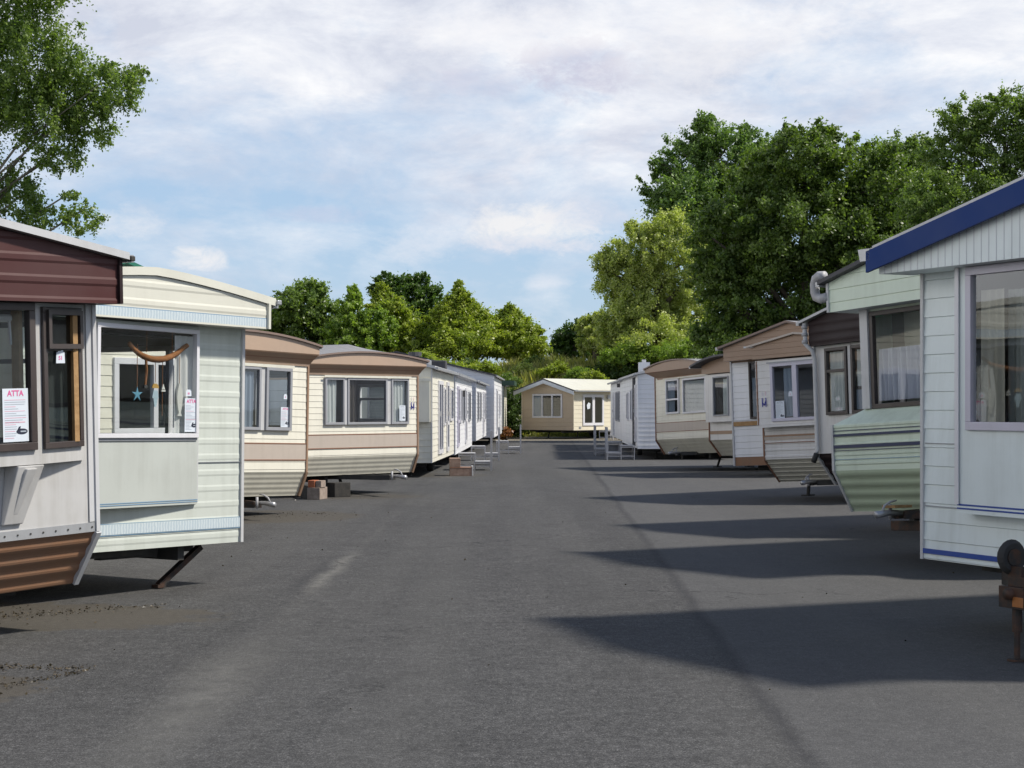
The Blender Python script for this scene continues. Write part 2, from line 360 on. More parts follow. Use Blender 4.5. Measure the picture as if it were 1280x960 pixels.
def shell(root, W, L, zb, rz, bands, holes, belly=None, sidekey='cream', style='lap', pitch=.13, dep=.008, sideholes=(), lsideholes=(), sidebands=None, backkey=None, under=True, wheels=True, wv=None, inner='interior', trimkey=None, corner=True, steady=True):
    """walls, inner lining, floor, belly panel, chassis.  bands: (z0, z1, key, style, pitch, dep) up the front"""
    mb = MB(); zmax = rz(W / 2) + .01
    zk, t = (belly[0], belly[1]) if belly else (zb, 0.)
    for (a, b, k, s, p, dd) in bands: holed(mb, FRONT, 0, W, a, min(b, zmax), holes, k, style=s, pitch=p, dep=dd, zclip=rz, nu=16)
    ulo = (lambda z: 0. if z >= zk else t * (zk - z) / max(zk - zb, .01))
    ze = min(rz(0), rz(W)) + .004
    kf = None
    if sidebands:
        def kf(z):
            for a, b, k in sidebands:
                if a <= z < b: return k
            return sidekey
    for f, hs in ((SIDE(W), sideholes), (LSIDE(), lsideholes)):
        if zk > zb: strip(mb, f, 0, L, zb, zk, sidekey, style, pitch, dep, ulo=ulo, keyf=kf)
        holed(mb, f, 0, L, zk, ze, hs, sidekey, style=style, pitch=pitch, dep=dep, keyf=kf)
    strip(mb, BACK(L), 0, W, zb, zmax, backkey or sidekey, style, pitch, dep, zclip=rz, nu=16)
    mb.build('wall', root)
    inn = MB(); e = .035                          # inner lining: a room that can be seen through the panes
    hs_f = [(h[0], h[1], h[2], h[3]) for h in holes]
    zl = max(zb + .1, zk + .01)
    ym = min(4.2, L - .1)
    holed(inn, FRONT, e, W - e, zl, ze - .03, hs_f, inner, off=-e)
    holed(inn, SIDE(W), e, ym, zl, ze - .03, sideholes, inner, off=-e); holed(inn, LSIDE(), e, ym, zl, ze - .03, lsideholes, inner, off=-e)
    inn.poly([(e, ym, zl), (W - e, ym, zl), (W - e, ym, ze - .03), (e, ym, ze - .03)], inner)
    inn.poly([(e, e, ze - .03), (W - e, e, ze - .03), (W - e, ym, ze - .03), (e, ym, ze - .03)], inner)
    inn.poly([(e, e, zl + .04), (W - e, e, zl + .04), (W - e, ym, zl + .04), (e, ym, zl + .04)], 'floor_in')
    inn.box(e + .3, W - e - .3, e + .32, e + .85, zl + .05, min(zl + .42, 1.2), 'floor_in')        # front bench seat
    inn.build('lining', root)
    if belly:
        b = MB(); key, st, p, dd = belly[2:6]
        pr = profile(zb, zk, st, p, dd)
        for (za, da), (zc, dc) in zip(pr, pr[1:]):
            ya, yc = t * (zk - za) / (zk - zb), t * (zk - zc) / (zk - zb)
            b.poly([(0, ya - da, za), (W, ya - da, za), (W, yc - dc, zc), (0, yc - dc, zc)], key)
        b.build('belly_panel', root)
    if corner and trimkey:
        for u in (-.012, W + .012):
            c = MB(); c.bar((u, -.008, zk), (u, -.008, rz(0) - .01), .035, trimkey)
            if belly: c.bar((u, -.014, zk), (u, t - .014, zb), .045, trimkey)
            c.build('corner_trim', root)
    if under:
        c = MB()
        c.poly([(0, t, zb), (W, t, zb), (W, L, zb), (0, L, zb)], 'dark')
        for u in (W * .25, W * .75): c.box(u - .04, u + .04, t + .1, L - .1, zb - .14, zb - .004, 'dark')
        for v in (t + .5, L * .35, L * .65, L - .4): c.box(.15, W - .15, v - .04, v + .04, zb - .10, zb - .005, 'dark')
        c.build('chassis', root)
        zg = -H * (1 - root.matrix_world.to_scale()[0]) / root.matrix_world.to_scale()[0]
        for u in ((W * .22, W * .78) if steady else ()):
            c = MB(); c.bar((u, t + 1.35, zb - .1), (u, t + 1.25, zg + .02), .045, 'dark'); c.box(u - .09, u + .09, t + 1.16, t + 1.34, zg, zg + .025, 'dark'); c.build('corner_steady', root)
    if wheels: wheelset(root, (.35, W - .35), wv or L * .52, r=.30 if zb > .3 else .27)

def fascia(root, W, rz, d, z0, key, u0=-.05, u1=None, style='ridge', pitch=.15, dep=.012, bands=(), soffit='rooftrim', edge=None, slant=None, name='fascia'):
    """overhanging board between z0 and the roof line, standing d in front of the wall"""
    if u1 is None: u1 = W + .05
    mb = MB(); clip = lambda u: rz(min(max(u, 0), W)) - .002
    zs = [z0] + [b[1] for b in bands]
    for (a, b, k) in bands: strip(mb, FRONT, u0, u1, a, b, k, off=d + .004)
    strip(mb, FRONT, u0, u1, zs[-1] if bands else z0, rz(W / 2), key, style, pitch, dep, off=d, zclip=clip, nu=18)
    for u in (u0, u1):
        zt = clip(u)
        mb.poly([(u, 0, z0), (u, -d, z0), (u, -d, zt), (u, 0, zt)], key)
    if slant:                                      # sub-bands raking back to the wall
        n = len(slant); zl = slant[0][1]
        for (d0, za, d1, zb_, k) in slant:
            ia, ib = (d - d0) * .75, (d - d1) * .75
            mb.poly([(u0 + ia, -d0, za), (u1 - ia, -d0, za), (u1 - ib, -d1, zb_), (u0 + ib, -d1, zb_)], k)
            for s, u in ((1, u0), (-1, u1)): mb.poly([(u + s * ia, -d0, za), (u + s * ia, 0, za), (u + s * ib, 0, zb_), (u + s * ib, -d1, zb_)], k)
    else:
        mb.poly([(u0, 0, z0), (u1, 0, z0), (u1, -d, z0), (u0, -d, z0)], soffit)
    o = mb.build(name, root)
    if edge:
        for u in (u1 - .03, u0 + .03):
            e = MB(); e.bar((u, -d - .014, z0), (u, -d - .014, clip(u)), .03, edge); e.build('edge_trim', o)
    return o

def bow(segs):
    """front plane bent in plan: segs = [(u, extra depth), ...]"""
    def f(u, d, z):
        for (a, da), (b, db) in zip(segs, segs[1:]):
            if u <= b or (b, db) == segs[-1]: return (u, -(d + da + (db - da) * (u - a) / (b - a)), z)
    return f
def bay(root, u0, u1, z0, z1, d, key, holes, style='flat', pitch=.13, dep=.008, lines=(), name='bay', under=None, f=FRONT, brk=()):
    mb = MB(); us = [u0, *brk, u1]
    for a, b in zip(us, us[1:]):
        holed(mb, f, a, b, z0, z1, [h for h in holes if h[0] < b and h[1] > a], key, style=style, pitch=pitch, dep=dep, off=d)
        for z in (z0, z1): mb.poly([(a, 0, z), (b, 0, z), f(b, d, z), f(a, d, z)], (under or key) if z == z0 else key)
        for c, e, k in lines: strip(mb, f, a, b, c, e, k, off=d + .004)
    for u in (u0, u1): mb.poly([(u, 0, z0), f(u, d, z0), f(u, d, z1), (u, 0, z1)], key)
    return mb.build(name, root)
def band(root, u0, u1, z0, z1, key, d=.012, name='band', f=FRONT):
    mb = MB(); fbox(mb, f, u0, u1, d - .008, d, z0, z1, key); return mb.build(name, root)

def drawbar(root, W, d, z, uc=None, rust=False, white=True, yb=1.0, leg=False):
    uc = W / 2 if uc is None else uc; key = 'rust' if rust else 'dark'
    mb = MB()
    for s in (-1, 1): mb.bar((uc + s * W * .25, yb, z), (uc + s * .06, -d + .25, z), .05, key, .09)
    mb.bar((uc - .35, yb * .35 - d * .3, z), (uc + .35, yb * .35 - d * .3, z), .05, key)
    o = mb.build('drawbar', root)
    c = MB(); k = 'rust' if leg else 'galv'
    c.tube([(uc, -d + .32, z + .02), (uc, -d + .1, z + .03), (uc, -d, z + .02), (uc, -d - .1, z + .01)], [.028, .032, .038, .042], k, 10)
    c.tube([(uc, -d - .02, z + .03), (uc, -d + .03, z + .11), (uc, -d + .12, z + .15), (uc, -d + .2, z + .16)], [.013, .014, .012, .010], 'steel' if white else k, 8)
    c.tube([(uc - .08, -d + .18, z - .05), (uc - .08, -d + .18, z + .12)], .022, 'steel' if white else 'rust', 8)
    c.build('coupling', o, smooth=True)
    if leg:
        w = MB(); n = 20                           # jockey wheel wound up above the coupling
        for s in range(1):
            cx, cy, cz = uc - .09, -d + .02, z + .26
            pr = [(.055, -.03), (.10, -.035), (.125, 0.), (.10, .035), (.055, .03)]
            for (ra, xa), (rb, xb) in zip(pr, pr[1:]):
                for i in range(n):
                    a, b = 6.2832 * i / n, 6.2832 * (i + 1) / n
                    w.poly([(cx + xa, cy + ra * math.cos(a), cz + ra * math.sin(a)), (cx + xa, cy + ra * math.cos(b), cz + ra * math.sin(b)), (cx + xb, cy + rb * math.cos(b), cz + rb * math.sin(b)), (cx + xb, cy + rb * math.cos(a), cz + rb * math.sin(a))], 'rubber')
            w.tube([(cx - .04, cy, cz), (cx + .04, cy, cz)], .06, 'rust', 14)
            w.box(cx - .06, cx + .14, cy - .03, cy + .03, cz - .16, cz - .06, 'rust')
        w.build('jockey_wheel', o)
        h = MB(); h.box(uc - .13, uc + .13, -d - .06, -d + .3, z - .09, z + .06, 'rust'); h.box(uc - .08, uc + .2, -d - .02, -d + .2, z + .06, z + .13, 'rust')
        h.box(uc + .02, uc + .13, -d - .066, -d - .06, z - .075, z - .005, 'orange')
        h.build('head_plate', o, bevel=.012)
        l = MB(); l.tube([(uc - .03, -d + .02, z), (uc - .03, -d + .02, .12)], .035, 'rust', 12); l.tube([(uc - .03, -d + .02, .2), (uc - .03, -d + .02, -.07)], .022, 'rust', 10); l.tube([(uc - .03, -d + .02, -.084), (uc - .03, -d + .02, -.07)], .07, 'rust', 12)
        l.build('jack_leg', o)
    return o

def emblem(root, u, z, s=1.0, d=.016):
    mb = MB(); q = lambda x0, z0, x1, z1, w, k: mb.bar((u + x0 * s, -d, z + z0 * s), (u + x1 * s, -d, z + z1 * s), w * s, k, .004)
    q(-.03, .02, -.03, .10, .008, 'lilacink'); q(.045, .02, .045, .10, .008, 'pinkpale')
    q(-.035, -.02, -.035, -.19, .018, 'blueink'); q(.05, -.02, .05, -.19, .018, 'blueink')
    q(-.035, -.10, .01, -.16, .022, 'blueink'); q(.05, -.08, .01, -.16, .022, 'blueink')
    return mb.build('emblem', root)

def text_mesh(s, size):
    c = bpy.data.curves.new('lettering', 'FONT'); c.body = s; c.size = size; c.align_x = 'CENTER'; c.offset = size * .03
    o = bpy.data.objects.new('lettering', c); COL.objects.link(o)
    dg = bpy.context.evaluated_depsgraph_get(); dg.update()
    me = bpy.data.meshes.new_from_object(o.evaluated_get(dg))
    vs = [tuple(v.co) for v in me.vertices]; fs = [tuple(p.vertices) for p in me.polygons]
    bpy.data.objects.remove(o); bpy.data.curves.remove(c); bpy.data.meshes.remove(me)
    return vs, fs
def notice(mat, u, d, z, w, h, label, heading='ATTA', pink=True, group='sales notices taped inside the windows'):
    mb = MB(); e = .0015
    mb.box(0, w, 0, .002, 0, h, 'paper')
    y = -.0012
    if heading:
        vs, fs = text_mesh(heading, h * .15); b = len(mb.v)
        mb.v += [(w * .5 + x * 1.0, y, h * .86 + yy) for x, yy, _ in vs]
        for f in fs: mb.f.append(tuple(b + i for i in f)); mb.m.append(mb.mi('pink' if pink else 'ink'))
    rnd = random.Random(int(u * 100 + z * 1000))
    zz = h * .78
    while zz > h * .05:
        x1 = w * rnd.uniform(.45, .92) if zz > h * .33 else w * rnd.uniform(.38, .55)
        k = 'pinkpale' if rnd.random() < .2 and pink else 'ink'
        mb.poly([(w * .07, y, zz), (x1, y, zz), (x1, y, zz + h * .011), (w * .07, y, zz + h * .011)], k); zz -= h * .042
    if pink: mb.poly([(w * .07, y, h * .355), (w * .86, y, h * .355), (w * .86, y, h * .375), (w * .07, y, h * .375)], 'pinkpale')
    cx, cz = w * .73, h * .19                       # dark oval mark with a curled neck
    mb.poly([(cx + w * .22 * math.cos(t), y - .0006, cz + h * .055 * math.sin(t)) for t in np.linspace(0, 6.2832, 20, endpoint=False)], 'blackink')
    mb.poly([(cx - w * .20, y - .0006, cz + h * .01), (cx - w * .12, y - .0006, cz + h * .09), (cx - w * .04, y - .0006, cz + h * .10), (cx - w * .08, y - .0006, cz + h * .03)], 'blackink')
    mb.poly([(cx - w * .06, y - .0012, cz - h * .012), (cx + w * .16, y - .0012, cz - h * .012), (cx + w * .16, y - .0012, cz + h * .012), (cx - w * .06, y - .0012, cz + h * .012)], 'ink')
    o = mb.build('sales_notice'); o.matrix_world = mat @ Matrix.Translation((u, -d, z))
    return tag(o, label, 'notice', group)
def price_tag(mat, u, d, z, w, h, label, num='51'):
    mb = MB()
    pts = [(0, 0), (w, 0), (w * .96, h * .8), (w * .82, h * .87), (w * .82, h), (w * .22, h), (w * .22, h * .87), (w * .06, h * .8)]
    mb.poly([(x, 0, z_) for x, z_ in pts], 'paper')
    vs, fs = text_mesh(num, h * .42); b = len(mb.v)
    mb.v += [(w * .5 + x, -.001, h * .26 + yy) for x, yy, _ in vs]
    for f in fs: mb.f.append(tuple(b + i for i in f)); mb.m.append(mb.mi('pink'))
    o = mb.build('price_tag'); o.matrix_world = mat @ Matrix.Translation((u, -d, z))
    return tag(o, label, 'tag', 'numbered tags stuck in the windows')

CG = 'static caravans parked along both sides of the yard'
HG = 'lodges and holiday homes at the far end of the yard'
lap = lambda a, b, k, p=.13, dd=.008: (a, b, k, 'lap', p, dd)
flat = lambda a, b, k: (a, b, k, 'flat', .2, 0.)
ridge = lambda a, b, k, p=.15, dd=.012: (a, b, k, 'ridge', p, dd)
wave = lambda a, b, k, p=.15, dd=.012: (a, b, k, 'wave', p, dd)

# ================================================================== LEFT ROW
# --- maroon and white caravan, cut by the frame
def caravan_maroon():
    W, L = 3.05, 9.0
    mt = frame_of('L', 119.7, 13.2, 56.5, 1.57, W)
    r = empty('static_caravan', mt, 'white caravan with maroon fascia, bronze windows and brown corrugated skirt', 'caravan', CG)
    rz = gable(W, 2.80, 3.03)
    holes = [(.13, 2.92, 1.30, 2.46)]
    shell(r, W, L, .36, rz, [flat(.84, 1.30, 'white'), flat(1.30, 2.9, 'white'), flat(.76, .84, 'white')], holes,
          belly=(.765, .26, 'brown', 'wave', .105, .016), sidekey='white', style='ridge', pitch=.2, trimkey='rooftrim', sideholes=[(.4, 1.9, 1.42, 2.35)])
    window(r, SIDE(W), .4, 1.9, 1.42, 2.35, .0, 'frame_bronze', .04, .03, trans=[(.42, 1.88, 2.05)], glass='glass_clear')
    roof(r, W, L, rz, fo=.32, so=.10, thick=.055, n=8)
    fascia(r, W, rz, .25, 2.46, 'maroon', u0=-.08, u1=3.13, style='ridge', pitch=.152, dep=.008, soffit='darkmaroon', edge='darkmaroon')
    c = MB(); c.box(3.155, 3.20, -.33, -.22, 2.775, 2.815, 'dark'); c.build('gutter_end', r, bevel=.008)
    w1 = (.68, 2.38, 1.41, 2.455); w2 = (2.455, 2.915, 1.41, 2.43); w3 = (.15, .61, 1.41, 2.43)
    fb = bow([(.12, .02), (.63, .13), (2.43, .13), (2.935, .02)])
    bay(r, .12, 2.935, 1.305, 2.457, .0, 'white', [w1, w2, w3], under='white', f=fb, brk=(.63, 2.43))
    wa = window(r, fb, *w1, .0, 'frame_bronze', .055, .03, glass='glass')
    b = MB()
    b.tube([(.74, 0.02, 2.35), (2.30, 0.02, 2.35)], .028, 'rooftrim', 10); b.box(2.31, 2.345, -.06, .02, 1.44, 2.42, 'timber'); b.bar((2.26, -.02, 2.33), (2.27, -.02, 2.16), .014, 'rooftrim')
    b.build('roller_blind', wa)
    wb = window(r, fb, *w2, .0, 'frame_bronze', .045, .03, glass='glass_dark', trans=[(2.47, 2.90, 2.135)])
    t = MB(); fbox(t, fb, 2.495, 2.90, .032, .055, 2.13, 2.165, 'frame_bronze'); fbox(t, fb, 2.495, 2.90, .032, .055, 2.375, 2.41, 'frame_bronze'); fbox(t, fb, 2.495, 2.53, .032, .055, 2.165, 2.375, 'frame_bronze'); fbox(t, fb, 2.865, 2.90, .032, .055, 2.165, 2.375, 'frame_bronze')
    t.build('top_light', wb)
    t = MB(); t.box(2.80, 2.845, -.08, -.05, 1.45, 2.40, 'timber'); t.poly([(2.47, .05, 1.42), (2.9, .05, 1.42), (2.9, .05, 2.42), (2.47, .05, 2.42)], 'frame_grey'); t.build('batten', wb)
    window(r, fb, *w3, .0, 'frame_bronze', .045, .03, glass='glass_dark', trans=[(.16, .60, 2.135)])
    for u in (.62, 2.21):                          # tapered brackets that carry the bay
        k = MB(); k.hexa([(u - .05, -.03, .88), (u + .13, -.03, .88), (u + .13, 0, .88), (u - .05, 0, .88), (u, -.145, 1.3), (u + .24, -.145, 1.3), (u + .24, 0, 1.3), (u, 0, 1.3)], 'white')
        k.hexa([(u + .02, -.05, .95), (u + .07, -.05, .95), (u + .07, 0, .95), (u + .02, 0, .95), (u + .06, -.165, 1.28), (u + .16, -.165, 1.28), (u + .16, 0, 1.28), (u + .06, 0, 1.28)], 'white')
        k.build('bracket', r, bevel=.008)
    s = MB(); fbox(s, FRONT, 0, 3.05, -.004, .012, .765, .835, 'alu')
    for i in range(26): s.tube([(.06 + i * .118, -.01, .80), (.06 + i * .118, -.017, .80)], .008, 'dark', 6)
    s.build('metal_strip', r)
    band(r, 2.99, 3.045, .84, 2.46, 'rooftrim', .012, 'corner_strip')
    drawbar(r, W, .5, .36)
    notice(mt, 2.085, .138, 1.475, .23, .375, 'largest white notice with pink ATTA heading, in the bronze framed picture window', group=None)
    price_tag(mt, 2.61, .105, 2.025, .085, .095, 'pale tag stuck on the narrow smoked pane beside the bronze picture window', '51')
caravan_maroon()

# --- pale green-white caravan with the driftwood mobile
def caravan_pale():
    W, L = 2.75, 9.0
    mt = frame_of('L', 299.3, 16.9, 56.5, -.77, W)
    r = empty('static_caravan', mt, 'pale cream caravan with a driftwood mobile hanging in its picture window', 'caravan', CG)
    rz = arch(W, 2.70, 2.845, 1.35)
    hole = (.64, 2.11, 1.40, 2.42)
    shell(r, W, L, .40, rz, [ridge(.40, 2.9, 'pale', .148, .0035)], [hole], sidekey='pale', style='ridge', pitch=.148, dep=.0035, trimkey='rooftrim', sideholes=[(.35, 2.15, 1.38, 2.30)], steady=False)
    roof(r, W, L, rz, fo=.245, so=.22, thick=.075, key='roofgrey', trim='roofcream')
    fascia(r, W, rz, .22, 2.445, 'roofcream', u0=-.16, u1=W + .16, style='ridge', pitch=.16, dep=.005, bands=[(2.445, 2.462, 'roofcream'), (2.462, 2.54, 'band_blue'), (2.54, 2.547, 'paleblue')], soffit='roofcream', edge='roofcream')
    c = MB(); c.box(2.97, 3.03, -.27, -.18, 2.68, 2.73, 'galv'); c.build('gutter_end', r, bevel=.01)
    w = (.75, 2.115, 1.40, 2.40)
    fb = bow([(.62, .15), (2.13, .035)])
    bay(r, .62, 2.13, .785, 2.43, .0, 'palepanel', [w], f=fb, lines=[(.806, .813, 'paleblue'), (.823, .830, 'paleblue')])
    window(r, SIDE(W), .35, 2.15, 1.38, 2.30, .0, 'frame_white', .05, .03, mull=(.95,), glass='glass_clear')
    wi = window(r, fb, *w, .0, 'frame_white', .04, .03, glass='glass_clear', curt=[(1.83, 2.09, 1.44, 2.34, 'curtain')])
    b = MB(); b.tube([(.78, .06, 2.32), (2.1, .06, 2.32)], .012, 'dark', 8); b.build('curtain_rail', wi)
    band(r, .64, 2.11, 1.375, 1.40, 'frame_grey', .012, 'sill', f=fb)
    mb = MB(); strip(mb, FRONT, 0, W, .545, .635, 'band_blue', off=.014); strip(mb, FRONT, 0, W, .638, .644, 'paleblue', off=.015); strip(mb, FRONT, 0, W, .535, .541, 'paleblue', off=.015); mb.build('patterned_band', r)
    band(r, 2.14, W, 1.168, 1.173, 'frame_grey', .012, 'seam')
    band(r, 2.135, 2.155, .8, 2.44, 'rooftrim', .02, 'bay_trim')
    l = MB(); l.bar((2.44, .22, .36), (1.98, .30, .02), .07, 'rust', .05); l.bar((2.44, .30, .40), (2.25, .40, .38), .05, 'rust'); l.box(1.93, 2.04, .26, .34, .0, .03, 'rust'); l.build('corner_steady', r)
    l = MB(); l.box(1.2, 1.8, .25, .33, .30, .38, 'dark'); l.box(.3, 1.7, .15, .2, .33, .398, 'dark'); l.hexa([(1.62, .3, .32), (1.95, .3, .28), (1.95, .34, .28), (1.62, .34, .32), (1.55, .3, .398), (1.98, .3, .398), (1.98, .34, .398), (1.55, .34, .398)], 'dark'); l.build('front_crossbeam', r)
    notice(mt, 1.935, .056, 1.455, .165, .31, 'white notice with pink ATTA heading beside the curtain of the driftwood window')
    price_tag(mt, 1.945, .056, 1.785, .075, .06, 'small pink numbered tag above the notice in the driftwood window', '83')
    # driftwood mobile hanging inside the pane
    o = empty('driftwood_mobile', mt @ Matrix.Translation((1.27, -.03, 0)), 'driftwood branch mobile strung with a starfish, fish and sea ornaments', 'hanging ornament')
    d = MB(); pts = []; rad = []
    for i in range(13):
        t = i / 12; pts.append((-.02 + .74 * t, .008 * math.sin(9 * t), 2.245 - .155 * math.sin(math.pi * min(1, t * 1.02)) ** .8 * (1 - .25 * t) + .0 + (.0 if t < .9 else .01))); rad.append(.020 + .011 * math.sin(math.pi * t) + random.uniform(-.002, .002))
    d.tube(pts, rad, 'drift', 9); d.build('branch', o, smooth=True)
    def string(x, z0, z1): s = MB(); s.tube([(x, 0, z0), (x, 0, z1)], .0032, 'drift', 5); return s.build('string', o)
    string(.085, 2.24, 1.83); string(.20, 2.4, 2.17); string(.52, 2.4, 2.12); string(.31, 2.12, 1.9); string(.40, 2.12, 1.6); string(.62, 2.15, 1.9)
    s = MB(); s.tube([(.19, 0, 2.15), (.20, 0, 2.0), (.185, 0, 1.87)], [.012, .014, .010], 'drift', 7); s.box(.165, .205, -.012, .012, 1.845, 1.875, 'dark'); s.build('twig', o)
    s = MB(); c = (.085, 1.79)
    for k in range(5):
        a = R(90 + 72 * k); b1 = a + R(36); b0 = a - R(36)
        s.hexa([(c[0], -.006, c[1]), (c[0] + .022 * math.cos(b0), -.006, c[1] + .022 * math.sin(b0)), (c[0] + .07 * math.cos(a), -.003, c[1] + .07 * math.sin(a)), (c[0] + .022 * math.cos(b1), -.006, c[1] + .022 * math.sin(b1)), (c[0], .006, c[1]), (c[0] + .022 * math.cos(b0), .006, c[1] + .022 * math.sin(b0)), (c[0] + .07 * math.cos(a), .003, c[1] + .07 * math.sin(a)), (c[0] + .022 * math.cos(b1), .006, c[1] + .022 * math.sin(b1))], 'starblue')
    s.build('starfish', o)
    s = MB(); hx = [(.31 + .042 * math.cos(t), .042 * math.sin(t)) for t in np.linspace(0, math.pi, 12)]
    s.v += [(x, -.006, 1.85 + z) for x, z in hx] + [(x, .006, 1.85 + z) for x, z in hx]; n = 12
    s.f += [tuple(range(n)), tuple(range(n, 2 * n))[::-1]] + [(i, (i + 1) % n, n + (i + 1) % n, n + i) for i in range(n)]; s.m += [s.mi('ochre')] * (n + 2)
    s.build('half_disc', o)
    s = MB(); s.hexa([(.27, -.005, 1.76), (.35, -.005, 1.76), (.35, .005, 1.76), (.27, .005, 1.76), (.285, -.005, 1.83), (.335, -.005, 1.83), (.335, .005, 1.83), (.285, .005, 1.83)], 'paleorn'); s.hexa([(.30, -.004, 1.68), (.32, -.004, 1.68), (.32, .004, 1.68), (.30, .004, 1.68), (.285, -.004, 1.76), (.34, -.004, 1.76), (.34, .004, 1.76), (.285, .004, 1.76)], 'paleorn'); s.build('shell_drop', o)
    s = MB(); s.box(.385, .435, -.006, .006, 1.82, 1.835, 'fishwhite'); s.hexa([(.39, -.005, 1.84), (.43, -.005, 1.84), (.43, .005, 1.84), (.39, .005, 1.84), (.408, -.003, 1.89), (.412, -.003, 1.89), (.412, .003, 1.89), (.408, .003, 1.89)], 'fishwhite'); s.build('boat', o)
    s = MB(); zz = [1.60, 1.63, 1.66, 1.72, 1.78, 1.83, 1.87, 1.90]; hw = [.028, .012, .02, .032, .036, .03, .018, .008]
    for i in range(7): s.hexa([(.62 - hw[i], -.008, zz[i]), (.62 + hw[i], -.008, zz[i]), (.62 + hw[i], .008, zz[i]), (.62 - hw[i], .008, zz[i]), (.62 - hw[i + 1], -.008, zz[i + 1]), (.62 + hw[i + 1], -.008, zz[i + 1]), (.62 + hw[i + 1], .008, zz[i + 1]), (.62 - hw[i + 1], .008, zz[i + 1])], 'fishwhite')
    s.build('fish', o)
caravan_pale()

# --- green roofed unit seen as a sliver above the pale one
def caravan_greenroof():
    W, L = 3.0, 9.0
    mt = frame_of('L', 640 - 4.05 * F / 22.75, 22.75, 56.5, 0, W)
    r = empty('static_caravan', mt, 'caravan showing only the tip of a green pitched roof behind the maroon fascia', 'caravan', CG)
    rz = gable(W, 3.04, 3.44)
    shell(r, W, L, .5, rz, [lap(.5, 3.6, 'cream')], [(.35, 1.15, 1.35, 2.3), (1.5, 2.6, 1.35, 2.3)], sidekey='cream', trimkey='rooftrim')
    roof(r, W, L, rz, fo=.25, so=.15, thick=.05, key='roofgreen', trim='roofgreen', n=8)
    window(r, FRONT, .35, 1.15, 1.35, 2.3, .0, 'frame_white', .08, curt=[(.45, .7, 1.4, 2.2, 'curtain_blue')]); window(r, FRONT, 1.5, 2.6, 1.35, 2.3, .0, 'frame_white', .08, mull=(2.2,))
caravan_greenroof()

def tan_fascia(r, W, rz, d=.15, z=2.50, low=2.29):
    h = z - low
    fascia(r, W, rz, d, z, 'tan', u0=-.12, u1=W + .12, style='flat', slant=[
        (d, z, d * .93, z - .02, 'tandark'), (d * .93, z - .02, d * .55, z - h * .42, 'tandark'), (d * .55, z - h * .42, d * .5, z - h * .48, 'tanline'), (d * .5, z - h * .48, .03, z - h * .82, 'tandark'), (.03, z - h * .82, .022, z - h, 'tan')])

def caravan_cream_a():                             # third on the left, partly hidden
    W, L = 3.05, 9.0
    mt = frame_of('L', 381.4, 27.8, 54.5, -1.45, W)
    r = empty('static_caravan', mt, 'cream caravan with tan fascia half hidden behind the pale one, its hitch resting low', 'caravan', CG)
    rz = arch(W, 2.66, 2.79)
    w1 = (.45, 1.975, 1.31, 2.28); w2 = (2.08, 2.66, 1.31, 2.28)
    shell(r, W, L, .29, rz, [lap(.67, 2.9, 'cream', .118, .007)], [w1, w2], belly=(.67, .16, 'cream_shade', 'wave', .078, .004), sidekey='greywhite', style='lap', pitch=.118, trimkey='tandark', sideholes=[(.35, 1.9, 1.36, 2.2)])
    window(r, SIDE(W), .35, 1.9, 1.36, 2.2, .0, 'frame_grey', .04, .03, mull=(1.1,), glass='glass_clear')
    roof(r, W, L, rz, fo=.19, so=.16, thick=.035, key='roofgrey', trim='roofbrown')
    tan_fascia(r, W, rz, .15, 2.525, 2.33)
    window(r, FRONT, *w1, .02, 'frame_grey', .045, .03, mull=(.95,), curt=[(1.62, 1.86, 1.34, 2.2, 'curtain_blue')])
    window(r, FRONT, *w2, .02, 'frame_grey', .05, .04, glass='glass', trans=[])
    band(r, .40, 2.70, 2.282, 2.325, 'roofcream', .06, 'window_hood')
    band(r, 1.975, 2.08, 1.31, 2.28, 'rooftrim', .03, 'window_post')
    band(r, 0, W, .862, 1.10, 'taupe', .012, 'taupe_band'); band(r, 0, W, 1.10, 1.118, 'tanline', .016, 'brown_line'); band(r, 0, W, .845, .862, 'tanline', .016, 'brown_line')
    drawbar(r, W, .68, .19, rust=True)
    notice(mt, 2.435, .028, 1.365, .195, .31, 'white pink-headed notice in the dark window beside the hidden half of the first tan-topped caravan')
    price_tag(mt, 2.49, .03, 1.80, .08, .08, 'tiny white tag above the notice on the first tan-topped caravan', '8')
caravan_cream_a()

